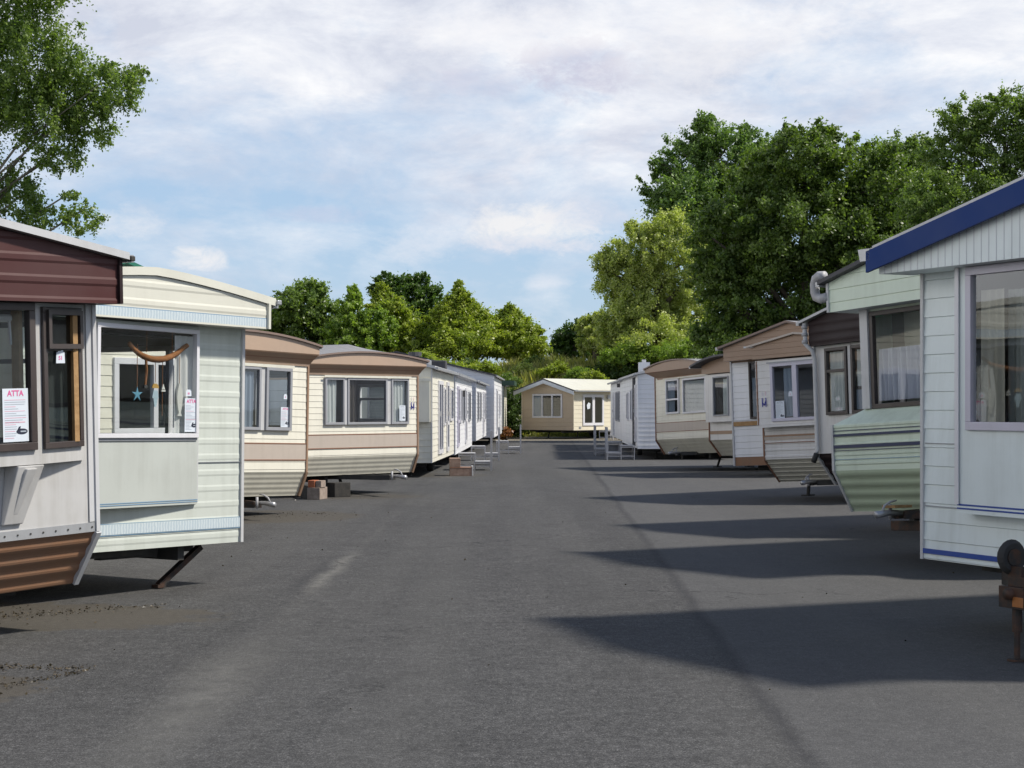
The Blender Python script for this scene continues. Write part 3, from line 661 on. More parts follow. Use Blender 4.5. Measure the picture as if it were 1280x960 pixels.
def caravan_cream_b():                             # the fully visible cream one
    W, L = 3.0, 9.0
    mt = frame_of('L', 521, 34.8, 50.5, 0, W)
    r = empty('static_caravan', mt, 'cream caravan with tan arched fascia and three part window, propped beside bricks', 'caravan', CG)
    rz = arch(W, 2.60, 2.715)
    wA = (.44, .955, 1.355, 2.245); wB = (1.03, 2.115, 1.355, 2.245); wC = (2.23, 2.73, 1.355, 2.245)
    shell(r, W, L, .40, rz, [lap(.76, 2.9, 'cream', .112, .007)], [wA, wB, wC], belly=(.76, .15, 'cream_shade', 'wave', .085, .004), sidekey='greywhite', style='lap', pitch=.2, trimkey='tandark',
          sidebands=[(1.15, 1.19, 'tanline'), (.9, .94, 'tanline'), (2.25, 2.8, 'tan')], lsideholes=[(1.0, 2.0, 1.36, 2.2)], sideholes=[(.5, 1.6, 1.4, 2.15)])
    window(r, LSIDE(), 1.0, 2.0, 1.36, 2.2, .0, 'frame_white', .06, .03, trans=[(1.02, 1.98, 1.85)], curt=[(1.1, 1.5, 1.4, 2.15, 'curtain_blue')])
    window(r, SIDE(W), .5, 1.6, 1.4, 2.15, .0, 'frame_white', .06, .03, trans=[(.52, 1.58, 1.85)], glass='glass_clear')
    roof(r, W, L, rz, fo=.19, so=.17, thick=.035, key='roofgrey', trim='roofbrown', ridge=gable(W, 2.62, 2.86))
    tan_fascia(r, W, rz, .15, 2.49, 2.29)
    window(r, FRONT, *wA, .02, 'frame_grey', .045, .03, curt=[(.50, .78, 1.4, 2.2, 'curtain')])
    window(r, FRONT, *wB, .02, 'frame_grey', .045, .03, curt=[(1.08, 1.30, 1.4, 2.2, 'curtain_dark')])
    window(r, FRONT, *wC, .02, 'frame_grey', .045, .03, curt=[(2.32, 2.68, 1.4, 2.2, 'curtain')])
    band(r, .955, 1.03, 1.355, 2.245, 'rooftrim', .03, 'window_post'); band(r, 2.115, 2.23, 1.355, 2.245, 'rooftrim', .03, 'window_post')
    band(r, .40, 2.77, 2.247, 2.285, 'roofcream', .07, 'window_hood')
    band(r, 0, W, .92, 1.16, 'taupe', .012, 'taupe_band'); band(r, 0, W, 1.16, 1.178, 'tanline', .016, 'brown_line'); band(r, 0, W, .905, .922, 'tanline', .016, 'brown_line')
    emblem(r, 2.86, 1.80, .85)
    drawbar(r, W, 1.0, .36)
    notice(mt, 2.47, .028, 1.42, .17, .30, 'small white notice in the curtained end pane of the three part window', pink=False)
    return mt
MT4 = caravan_cream_b()

def side_unit(px, Y, ang, W, L, zb, ze, zp, label, key, roofk, trim, doors=(), wins=(), arch_=False, frontwin=None, style='lap', pitch=.14, group=CG, side='R', extra=None, name='static_caravan', right_side=True, quoin=None):
    """unit parked along the road: front gable towards the camera, long side towards the road"""
    X = (px - 640) * Y / F
    mt = Matrix.Translation((X - (W if right_side else 0), Y, 0)) @ Matrix.Rotation(-R(ang), 4, 'Z')
    if right_side:
        mt = Matrix.Translation((X, Y, 0)) @ Matrix.Rotation(-R(ang), 4, 'Z') @ Matrix.Translation((-W, 0, 0))
    r = empty(name, mt, label, 'caravan' if group == CG else 'holiday home', group)
    rz = arch(W, ze, zp) if arch_ else gable(W, ze, zp)
    f = SIDE(W) if right_side else LSIDE()
    hs = [(a, b, c, d) for a, b, c, d, *_ in list(doors) + list(wins)]
    shell(r, W, L, zb, rz, [(zb, zp + .2, key, style, pitch, .012)], [frontwin] if frontwin else [], sidekey=key, style=style, pitch=pitch, dep=.012, trimkey=quoin or trim, sideholes=hs if right_side else (), lsideholes=() if right_side else hs)
    roof(r, W, L, rz, fo=.12, so=.10, thick=.07, key=roofk, trim=trim, n=12 if arch_ else 8)
    for a, b, c, d, fm, g in doors:
        mull = ((a + b) / 2,) if b - a > 1.1 else ()
        dr = window(r, f, a, b, c, d, .02, fm, .10, .03, mull=mull, glass=g, name='door', trans=[(a, b, c + .75)] if b - a < 1.1 else [])
        h = MB(); fbox(h, f, a + .05, a + .08, .06, .10, c + .95, c + 1.07, 'alu'); h.build('handle', dr)
    for a, b, c, d, fm, g in wins: window(r, f, a, b, c, d, .02, fm, .06, .03, glass=g, mull=((a + b) / 2,) if b - a > 1.2 else ())
    if frontwin: window(r, FRONT, *frontwin, .02, 'frame_white', .06, .03, mull=((frontwin[0] + frontwin[1]) / 2,))
    if extra: extra(r, W, L, rz, f)
    return r
def x5(r, W, L, rz, f):
    hole = (1.55, 2.72, 1.36, 2.26)
    bay(r, 1.4, W - .02, 1.33, 2.30, .2, 'cream', [hole])
    w = window(r, FRONT, *hole, .2, 'frame_grey', .04, .03)
    b = MB()
    for i in range(22): b.box(hole[0] + .04, hole[1] - .04, -.15, -.12, hole[2] + .05 + i * .038, hole[2] + .074 + i * .038, 'blind')
    b.build('slatted_blind', w)
    band(r, 1.38, W, 2.30, 2.36, 'cream', .24, 'bay_hood')
    c = MB(); c.tube([(W * .72, 5.3, 2.6), (W * .72, 5.3, 3.05)], .10, 'roofdark', 12); c.tube([(W * .72, 5.3, 3.05), (W * .72, 5.3, 3.16)], .18, 'roofdark', 12); c.build('flue', r)
    c = MB(); c.box(W * .6, W * .95, 1.2, 2.1, 2.70, 2.86, 'galv'); c.build('roof_light', r, bevel=.03)
side_unit(539, 42, 1.85, 3.05, 8.2, .35, 2.62, 2.80, 'cream caravan with slatted blind bay and white patio doors along its side', 'cream', 'roofgrey', 'rooftrim', arch_=True,
    doors=[(2.0, 3.5, .5, 2.35, 'frame_white', 'glass_clear'), (5.0, 5.8, .5, 2.35, 'frame_white', 'glass')], wins=[(3.9, 4.5, 1.2, 2.2, 'frame_white', 'glass'), (6.4, 7.5, 1.3, 2.2, 'frame_white', 'glass')], extra=x5, pitch=.15)
def x6(r, W, L, rz, f):
    c = MB(); c.box(W + .02, W + .10, .0, L, 2.56, 2.68, 'galv'); c.build('wide_gutter', r)
    c = MB(); c.box(W - .9, W - .3, 1.0, 1.6, 2.6, 3.05, 'roofdark'); c.build('roof_vent', r, bevel=.03)
    c = MB(); c.box(W, W + .12, 4.3, 4.45, 2.0, 2.2, 'roofdark'); c.build('wall_lamp', r)
side_unit(568, 50.6, 1.04, 3.05, 12.2, .30, 2.62, 2.95, 'white clad caravan with long gutter and purple edged door', 'bright', 'roofdark', 'roofdark',
    doors=[(1.4, 2.3, .5, 2.3, 'frame_lilac', 'glass_dark'), (6.6, 7.5, .5, 2.3, 'frame_white', 'glass')], wins=[(3.2, 4.1, 1.2, 2.25, 'frame_white', 'glass'), (4.9, 6.0, 1.2, 2.2, 'frame_grey', 'glass'), (9.0, 10.4, 1.2, 2.2, 'frame_grey', 'glass_dark')], extra=x6, quoin='bright')
side_unit(594.2, 63.4, 1.0, 3.05, 12.0, .45, 2.60, 2.95, 'white caravan with dark tinted windows, before the dark roofed lodge', 'bright', 'roofdark', 'rooftrim',
    doors=[(7.4, 8.3, .5, 2.3, 'frame_white', 'glass')], wins=[(1.6, 2.6, 1.15, 2.25, 'frame_grey', 'glass_dark'), (4.2, 5.2, 1.15, 2.25, 'frame_grey', 'glass_dark'), (9.2, 10.6, 1.1, 2.3, 'frame_white', 'glass_dark')], quoin='bright')
side_unit(617, 76, 1.3, 8.4, 12.0, .35, 3.03, 4.02, 'wide white lodge with dark low pitched roof, last of the left row but one', 'bright', 'roofdark', 'roofdark',
    doors=[(3.0, 4.6, .5, 2.5, 'frame_white', 'glass')], wins=[(7, 8.6, 1.2, 2.3, 'frame_white', 'glass')], frontwin=(1.0, 3.0, 1.2, 2.4), group=HG, quoin='bright', name='holiday_lodge', pitch=.19)
def x8(r, W, L, rz, f):
    c = MB(); c.box(W - .1, W + .55, -.15, 6.0, 2.78, 3.02, 'darkgreen'); c.build('porch_roof', r)
side_unit(629.5, 90, 1.3, 3.2, 6.0, .5, 2.75, 2.95, 'cream lodge with dark green porch roof, a sliver beyond the wide white lodge', 'cream', 'darkgreen', 'darkgreen', group=HG, extra=x8, name='holiday_lodge', wheels_=0) if False else side_unit(629.5, 90, 1.3, 3.2, 6.0, .5, 2.75, 2.95, 'cream lodge with dark green porch roof, a sliver beyond the wide white lodge', 'cream', 'darkgreen', 'darkgreen', group=HG, extra=x8, name='holiday_lodge')

# ================================================================== RIGHT ROW
def caravan_blue():
    W, L = 3.5, 10.0
    mt = frame_of('R', 1156, 13.8, 66, 0, W, .952)
    r = empty('static_caravan', mt, 'pale sea green caravan with a bright blue barge board under its roof', 'caravan', CG)
    rz = gable(W, 3.00, 3.336)
    hole = (.66, 2.84, 1.5, 2.77)
    shell(r, W, L, .445, rz, [lap(.445, 2.81, 'seagreen', .152, .012), flat(2.81, 3.6, 'seagreen')], [hole], sidekey='seagreen', style='lap', pitch=.152, dep=.012, trimkey='rooftrim')
    roof(r, W, L, rz, fo=.41, so=.16, thick=.05, n=8)
    # board-and-batten gable and soffit
    g = MB()
    n = 44
    for i in range(n):
        a = -.16 + (W + .32) * i / n; b = -.16 + (W + .32) * (i + 1) / n; ga = b - .012
        clip = lambda u: rz(min(max(u, 0), W)) - .012 - max(0, -u, u - W) * .19
        g.poly([(a, -.34, 2.79), (ga, -.34, 2.79), (ga, -.34, clip(ga)), (a, -.34, clip(a))], 'seagreen')
        g.poly([(ga, -.34, 2.79), (b, -.334, 2.79), (b, -.334, clip(b)), (ga, -.34, clip(ga))], 'greywhite')
    g.poly([(-.16, 0, 2.79), (W + .16, 0, 2.79), (W + .16, -.34, 2.79), (-.16, -.34, 2.79)], 'seagreen')
    for u in (-.16, W + .16): g.poly([(u, 0, 2.79), (u, -.34, 2.79), (u, -.34, 2.95), (u, 0, 2.95)], 'seagreen')
    g.build('gable_board', r)
    b = MB(); s = (3.336 - 3.0) / (W / 2)
    for u0, u1 in ((-.22, W / 2), (W / 2, W + .22)):
        z0 = 3.0 + s * (u0 if u0 < W / 2 - .01 else W - u0) + .0; z1 = 3.0 + s * (u1 if u1 < W / 2 + .01 else W - u1)
        b.hexa([(u0, -.43, z0 - .155), (u1, -.43, z1 - .155), (u1, -.405, z1 - .155), (u0, -.405, z0 - .155), (u0, -.43, z0 + .02), (u1, -.43, z1 + .02), (u1, -.405, z1 + .02), (u0, -.405, z0 + .02)], 'blue')
    b.build('barge_board', r)
    c = MB(); c.hexa([(-.30, -.43, 2.90), (-.17, -.43, 2.90), (-.17, -.1, 2.90), (-.30, -.1, 2.90), (-.33, -.43, 3.0), (-.17, -.43, 3.0), (-.17, -.1, 3.0), (-.33, -.1, 3.0)], 'galv'); c.build('gutter_end', r)
    w = (.74, 2.76, 1.515, 2.785)
    bay(r, .61, 2.89, .86, 2.79, .15, 'seagreen', [w], lines=[(.892, .905, 'blueline'), (.920, .934, 'blueline')])
    wi = window(r, FRONT, *w, .15, 'frame_lilac', .065, .03, glass='glass', curt=[(.84, 1.13, 1.56, 2.6, 'curtain_beige'), (2.4, 2.7, 1.56, 2.7, 'curtain_beige')])
    curtain(wi, FRONT, 1.0, 2.6, 1.56, 2.6, 'blind', d=-.02, amp=.01, wave=.07)
    band(r, .60, .645, .93, 2.79, 'frame_white', .17, 'bay_trim')
    band(r, 0, W, .495, .535, 'blueline', .024, 'blue_stripe')
    band(r, .02, .60, 1.395, 1.402, 'frame_grey', .018, 'seam'); band(r, .02, .60, .882, .889, 'frame_grey', .018, 'seam')
    drawbar(r, W, .77, .38, uc=2.06, rust=True, white=False, leg=True)
caravan_blue()

def caravan_green():
    W, L = 3.5, 9.0
    mt = frame_of('R', 1046, 20, 59.6, 2.98, W, .952)
    r = empty('static_caravan', mt, 'pale green caravan with navy pinstripes and a white elbow flue', 'caravan', CG)
    rz = gable(W, 3.19, 3.57)
    hole = (.30, 3.2, 1.64, 2.83)
    shell(r, W, L, .44, rz, [lap(2.83, 3.7, 'green', .155, .01), flat(1.48, 2.83, 'green')], [(0, W, 1.48, 2.83)], belly=(.93, .27, 'greenlow', 'wave', .118, .014), sidekey='green', style='lap', pitch=.155, trimkey='rooftrim', corner=False, lsideholes=[(0, .95, 1.48, 2.83)], sideholes=[(0, .95, 1.48, 2.83)])
    for u in (-.012, W + .012):
        c = MB(); c.bar((u, -.008, .93), (u, -.008, 1.48), .035, 'rooftrim'); c.bar((u, -.008, .93), (u, .262, .44), .035, 'rooftrim'); c.build('corner_trim', r)
        c = MB(); c.bar((u, -.008, 2.83), (u, -.008, 3.18), .035, 'rooftrim'); c.build('corner_trim', r)
    roof(r, W, L, rz, fo=.10, so=.10, thick=.05, key='roofdark', trim='roofdark', n=8)
    # lower front stands proud with a sloping ledge; the picture window is set back behind it
    lo = MB(); strip(lo, FRONT, 0, W, .93, 1.48, 'green', 'ridge', .11, .010)
    lo.poly([(0, 0, 1.48), (W, 0, 1.48), (W - .28, .25, 1.655), (.28, .25, 1.655)], 'green')
    for s_, a_ in ((1, 0.), (-1, W)): lo.poly([(a_, 0, 1.48), (a_ + s_ * .28, .25, 1.655), (a_, .95, 1.655), (a_, .95, 1.48)], 'green')
    lo.build('lower_front', r)
    f2 = lambda u, d, z: (u, .25 - d, z)
    w = (.43, 3.1, 1.65, 2.80)
    rc = MB(); holed(rc, f2, .28, 3.22, 1.645, 2.83, [w], 'green')
    rc.poly([(.28, 0, 2.83), (3.22, 0, 2.83), (3.22, .25, 2.83), (.28, .25, 2.83)], 'greywhite'); 
    for s_, a_ in ((1, 0.), (-1, W)):
        rc.poly([(a_ + s_ * .28, .25, 1.645), (a_, .95, 1.645), (a_, .95, 2.83), (a_ + s_ * .28, .25, 2.83)], 'green')
        rc.poly([(a_, 0, 2.83), (a_ + s_ * .28, 0, 2.83), (a_ + s_ * .28, .25, 2.83), (a_, .95, 2.83)], 'greywhite')
    rc.build('window_recess', r)
    pt = MB(); fbox(pt, f2, .29, .42, -.02, .05, 1.655, 2.83, 'rooftrim'); pt.build('window_post', r)
    wi = window(r, f2, *w, .0, 'frame_bronze', .055, .03, glass='glass_clear')
    curtain(wi, f2, .52, 1.35, 1.74, 2.35, 'curtain_net', d=-.06, amp=.03, wave=.075); curtain(wi, f2, 1.33, 1.75, 1.74, 2.35, 'curtain_blue', d=-.045, amp=.03, wave=.09, gather=.3)
    b = MB(); b.tube([(.48, .37, 2.35), (3.04, .37, 2.35)], .01, 'rooftrim', 8); b.box(.46, 3.08, .75, .78, 1.6, 2.80, 'inner_green'); b.build('curtain_rail', wi)
    band(r, 0, W, 1.335, 1.365, 'navy', .020, 'navy_stripe'); band(r, 0, W, 1.195, 1.235, 'navy', .020, 'navy_stripe'); band(r, 0, W, 1.400, 1.408, 'navy', .018, 'navy_pinstripe'); band(r, 0, W, 1.165, 1.172, 'navy', .018, 'navy_pinstripe'); band(r, 0, W, 1.06, 1.065, 'paleblue', .018, 'pale_pinstripe')
    p = MB(); p.tube([(-.02, .0, 3.02), (-.16, .0, 3.01), (-.235, .0, 3.04), (-.26, .0, 3.10), (-.26, .0, 3.20), (-.235, .0, 3.26), (-.17, .0, 3.29), (-.08, .0, 3.28)], .058, 'steel', 14); p.build('flue_pipe', r, smooth=True)
    drawbar(r, W, .68, .42, rust=True, uc=1.55)
    k = MB(); k.box(1.45, 1.66, -.60, -.35, .50, .53, 'timber'); k.build('hitch_board', r)
    k = MB(); k.box(1.25, 2.9, -.30, -.2, .24, .35, 'rust'); k.build('hitch_beam', r, bevel=.006)
caravan_green()
def caravan_darkbrown():
    W, L = 2.9, 9.0
    mt = frame_of('R', 1024, 24.9, 60, 2.68, W, .958)
    r = empty('static_caravan', mt, 'caravan with near black maroon fascia and a white corner downpipe', 'caravan', CG)
    rz = gable(W, 2.95, 3.28)
    w1 = (.26, .74, 1.56, 2.54); w2 = (.83, 2.05, 1.56, 2.54); w3 = (2.15, 2.65, 1.56, 2.54)
    shell(r, W, L, .55, rz, [flat(1.0, 3.5, 'offwhite')], [w1, w2, w3], belly=(1.0, .35, 'darkmaroon', 'wave', .11, .02), sidekey='offwhite', style='ridge', pitch=.2, trimkey='rooftrim')
    roof(r, W, L, rz, fo=.22, so=.12, thick=.04, n=8)
    fascia(r, W, rz, .12, 2.585, 'darkmaroon', u0=.02, u1=W + .05, style='wave', pitch=.13, dep=.012, soffit='darkmaroon')
    window(r, FRONT, *w1, .02, 'frame_bronze', .045, .03, trans=[(.27, .73, 2.2)], curt=[(.32, .68, 1.62, 2.48, 'curtain')])
    window(r, FRONT, *w2, .02, 'frame_bronze', .045, .03, curt=[(.88, 1.2, 1.62, 1.9, 'curtain_blue'), (.88, 1.3, 1.95, 2.48, 'curtain')])
    window(r, FRONT, *w3, .02, 'frame_bronze', .045, .03)
    band(r, .755, .815, 1.56, 2.56, 'rooftrim', .03, 'window_post')
    p = MB(); p.tube([(-.03, -.16, 2.94), (-.02, -.16, 2.62), (.06, -.1, 2.52), (.06, -.06, 2.4), (.06, -.06, 1.05), (.06, -.10, .95)], .033, 'rooftrim', 10); p.tube([(.06, -.08, 1.0), (.06, -.14, .88)], .04, 'dark', 10)
    for z in (2.85, 2.74, 2.63): p.tube([(-.03, -.16, z), (-.03, -.16, z + .05)], .045, 'steel', 10)
    p.build('downpipe', r, smooth=True)
caravan_darkbrown()

def caravan_tanbay():
    W, L = 3.05, 9.0
    mt = frame_of('R', 919.5, 32.5, 48, 2.72, W)
    r = empty('static_caravan', mt, 'white caravan with stepped tan gables, a projecting bay and blue emblem', 'caravan', CG)
    rz = gable(W, 2.78, 3.12)
    sw = (.43, .62, 1.45, 2.50)
    shell(r, W, L, .60, rz, [flat(.60, .76, 'brown'), lap(.76, 2.50, 'bright', .115, .009), flat(2.5, 3.3, 'tan2')], [sw, (.95, 2.8, 1.36, 2.40)], sidekey='bright', style='lap', pitch=.115, trimkey='rooftrim')
    roof(r, W, L, rz, fo=.28, so=.10, thick=.04, key='roofgrey', trim='roofbrown', n=8)
    fascia(r, W, rz, .20, 2.53, 'tan2', u0=-.02, u1=W + .02, style='lap', pitch=.10, dep=.007, soffit='tandark')
    window(r, FRONT, *sw, .02, 'frame_bronze', .03, .03, curt=[(.47, .6, 1.5, 2.2, 'curtain_blue')])
    band(r, .02, .92, 1.33, 1.41, 'timber', .035, 'side_ledge'); band(r, .02, .92, 1.41, 1.44, 'rooftrim', .03, 'ledge_trim')
    # projecting bay with its own low gable
    bw = (1.25, 2.5, 1.37, 2.40); u0, u1 = .90, 2.85
    bay(r, u0, u1, 1.29, 2.47, .40, 'offwhite', [bw], style='lap', pitch=.12, dep=.006)
    w = window(r, FRONT, *bw, .40, 'frame_lilac', .055, .035, mull=((1.80, .10),), curt=[(1.5, 1.7, 1.45, 2.3, 'curtain_blue'), (2.25, 2.44, 1.45, 2.3, 'curtain')])
    band(r, 1.2, 2.56, 2.405, 2.425, 'frame_grey', .46, 'window_hood')
    band(r, .93, 2.85, 1.275, 1.315, 'offwhite', .43, 'bay_sill')
    brz = lambda u: 2.735 + .095 * (1 - abs((u - .95) / 1.9 - .5) * 2) * 1.6
    fb = MB(); strip(fb, FRONT, u0 - .02, u1 + .02, 2.50, 3.1, 'tan2', 'lap', .095, .007, off=.46, zclip=brz, nu=12)
    for u in (u0 - .02, u1 + .02): fb.poly([(u, -.2, 2.5), (u, -.46, 2.5), (u, -.46, brz(u)), (u, -.2, brz(u))], 'tan2')
    fb.poly([(u0, 0, 2.5), (u1, 0, 2.5), (u1, -.46, 2.5), (u0, -.46, 2.5)], 'tandark'); fb.build('bay_fascia', r)
    br = MB(); n = 12
    for i in range(n):
        a = u0 - .10 + (u1 - u0 + .2) * i / n; b = u0 - .10 + (u1 - u0 + .2) * (i + 1) / n
        br.hexa([(a, -.52, brz(a) + .001), (b, -.52, brz(b) + .001), (b, -.2, brz(b) + .001), (a, -.2, brz(a) + .001), (a, -.52, brz(a) + .035), (b, -.52, brz(b) + .035), (b, -.2, brz(b) + .035), (a, -.2, brz(a) + .035)], 'taupe')
    br.box(.72, .93, -.5, -.46, 2.715, 2.745, 'rooftrim'); br.build('bay_roof', r)
    # lower bay with stripes and raked belly
    lb = MB(); strip(lb, FRONT, .90, 2.9, .70, 1.275, 'offwhite', 'ridge', .12, .01, off=.22); lb.poly([(.90, 0, .7), (.90, -.22, .7), (.90, -.22, 1.275), (.90, 0, 1.275)], 'offwhite'); lb.build('lower_bay', r)
    band(r, .90, 2.9, 1.10, 1.135, 'tandark', .238, 'brown_stripe'); band(r, .90, 2.9, .985, 1.0, 'tanline', .238, 'brown_stripe'); band(r, .90, 2.9, 1.045, 1.085, 'taupe', .234, 'taupe_stripe')
    bb = MB(); pr = profile(.29, .70, 'ridge', .075, .012); t = .40
    for (za, da), (zc, dc) in zip(pr, pr[1:]):
        ya, yc = -.22 + t * (.7 - za) / .41, -.22 + t * (.7 - zc) / .41
        bb.poly([(.90, ya - da, za), (2.95, ya - da, za), (2.95, yc - dc, zc), (.90, yc - dc, zc)], 'cream_shade')
    bb.poly([(.9, -.22, .7), (.9, .18, .29), (.9, .3, .7)], 'cream_shade'); bb.build('belly_panel', r)
    tr = MB(); tr.bar((.89, -.225, .70), (.89, .175, .29), .03, 'tanline'); tr.bar((.89, -.225, .70), (.89, -.225, 1.27), .03, 'tanline'); tr.bar((.93, -.405, 1.3), (.93, -.405, 2.46), .02, 'tanline'); tr.build('bay_trim', r)
    emblem(r, 1.08, 1.82, .95, d=.42)
    drawbar(r, W, .35, .26, uc=1.9)
    notice(mt, 1.34, .412, 1.40, .20, .33, 'pale notice without pink heading in the white window of the stepped tan gable bay', heading='ATTA', pink=False)
    price_tag(mt, 1.64, .412, 1.80, .09, .09, 'small white square tag in the window beside the blue emblem', '1')
caravan_tanbay()

def caravan_narrow():
    W, L = 2.6, 8.0
    mt = frame_of('R', 888, 44, 64, 1.82, W)
    r = empty('static_caravan', mt, 'narrow tan topped caravan with small bay window wedged between two taller ones', 'caravan', CG)
    rz = arch(W, 2.70, 2.88)
    shell(r, W, L, .46, rz, [flat(.86, 2.45, 'offwhite'), flat(2.45, 3.0, 'tan2')], [(.15, 1.3, 1.42, 2.42)], belly=(.86, .33, 'cream_shade', 'wave', .09, .004), sidekey='offwhite', style='ridge', pitch=.2, trimkey='tanline')
    roof(r, W, L, rz, fo=.5, so=.12, thick=.05, key='roofdark', trim='roofdark')
    fascia(r, W, rz, .22, 2.50, 'tan2', u0=.0, u1=W, style='flat', soffit='tandark')
    w = (.42, 1.12, 1.44, 2.42)
    bay(r, .05, 1.6, 1.30, 2.48, .15, 'offwhite', [w]); window(r, FRONT, *w, .15, 'frame_grey', .035, .03, curt=[(.48, .78, 1.48, 2.35, 'curtain_dark'), (.8, 1.06, 1.48, 2.35, 'curtain')])
    band(r, 0, W, 1.0, 1.08, 'tandark', .012, 'brown_stripe')
caravan_narrow()

def caravan_cream_c():
    W, L = 3.05, 9.0
    mt = frame_of('R', 821, 48.5, 67, 2.22, W)
    r = empty('static_caravan', mt, 'cream caravan with brown arched fascia beside the white clad caravan on the right row', 'caravan', CG)
    rz = arch(W, 2.72, 2.87)
    w1 = (.64, 1.38, 1.46, 2.40); w2 = (1.60, 2.86, 1.44, 2.38)
    shell(r, W, L, .38, rz, [lap(.78, 2.9, 'cream', .118, .007)], [w1, w2], belly=(.78, .27, 'cream_shade', 'wave', .085, .004), sidekey='greywhite', style='lap', pitch=.118, trimkey='tanline')
    roof(r, W, L, rz, fo=.34, so=.08, thick=.035, key='roofgrey', trim='roofbrown')
    z, low, d = 2.62, 2.42, .30; h = z - low
    fascia(r, W, rz, d, z, 'tan2', u0=-.06, u1=W, style='flat', slant=[(d, z, d * .9, z - .02, 'tanline'), (d * .9, z - .02, .03, z - h * .8, 'tandark'), (.03, z - h * .8, .022, z - h, 'tandark')])
    window(r, FRONT, *w1, .02, 'frame_white', .05, .03, trans=[(.66, 1.36, 1.85)], curt=[(.70, 1.05, 1.52, 2.34, 'curtain_blue')])
    window(r, FRONT, *w2, .02, 'frame_white', .05, .03, curt=[(1.68, 2.8, 1.5, 2.3, 'blind')])
    band(r, .55, 2.95, 2.40, 2.435, 'roofcream', .07, 'window_hood')
    band(r, 0, W, .99, 1.22, 'taupe', .012, 'taupe_band'); band(r, 0, W, 1.22, 1.238, 'tanline', .016, 'brown_line'); band(r, 0, W, .975, .992, 'tanline', .016, 'brown_line')
    drawbar(r, W, .35, .38)
caravan_cream_c()

def x7(r, W, L, rz, f):
    c = MB(); c.box(.03, .38, .2, .6, 2.74, 3.11, 'bright'); c.tube([(.2, .4, 3.11), (.2, .4, 3.2)], .07, 'galv', 10); c.build('chimney', r)
    c = MB()
    for v in (1.6, 2.5): fbox(c, f, v, v + .12, 0, .05, .4, 2.65, 'roofdark')  # dark strips put in for the shading beside the door
    c.build('jamb_shade', r)
side_unit(798, 56, .76, 3.05, 10.3, .35, 2.72, 3.05, 'white clad caravan with boxy white chimney and dark red door, right of the road', 'bright', 'roofdark', 'rooftrim', right_side=False,
    doors=[(.9, 1.6, .55, 2.4, 'frame_white', 'glass_red')], wins=[(3.2, 4.2, 1.2, 2.3, 'frame_white', 'glass_dark'), (5.6, 6.6, 1.2, 2.2, 'frame_white', 'glass_dark')], extra=x7, pitch=.15, quoin='bright')
def x7b(r, W, L, rz, f):
    c = MB(); c.tube([(W * .4, 6, 2.9), (W * .4, 6, 3.2)], .07, 'galv', 10); c.build('flue', r)
    c = MB(); fbox(c, f, 2.4, 2.6, 0, .12, 2.45, 2.6, 'roofdark'); c.build('wall_lamp', r)
side_unit(779, 66.9, .76, 3.05, 11.0, .40, 2.70, 3.0, 'greyer white caravan behind the white chimney one, steps at its side', 'bright', 'roofgrey', 'rooftrim', right_side=False,
    doors=[(7.2, 8.0, .5, 2.3, 'frame_white', 'glass')], wins=[(2.6, 3.9, 1.1, 2.3, 'frame_grey', 'glass_dark'), (4.6, 5.6, 1.1, 2.3, 'frame_grey', 'glass_dark')], extra=x7b, pitch=.15, quoin='bright')

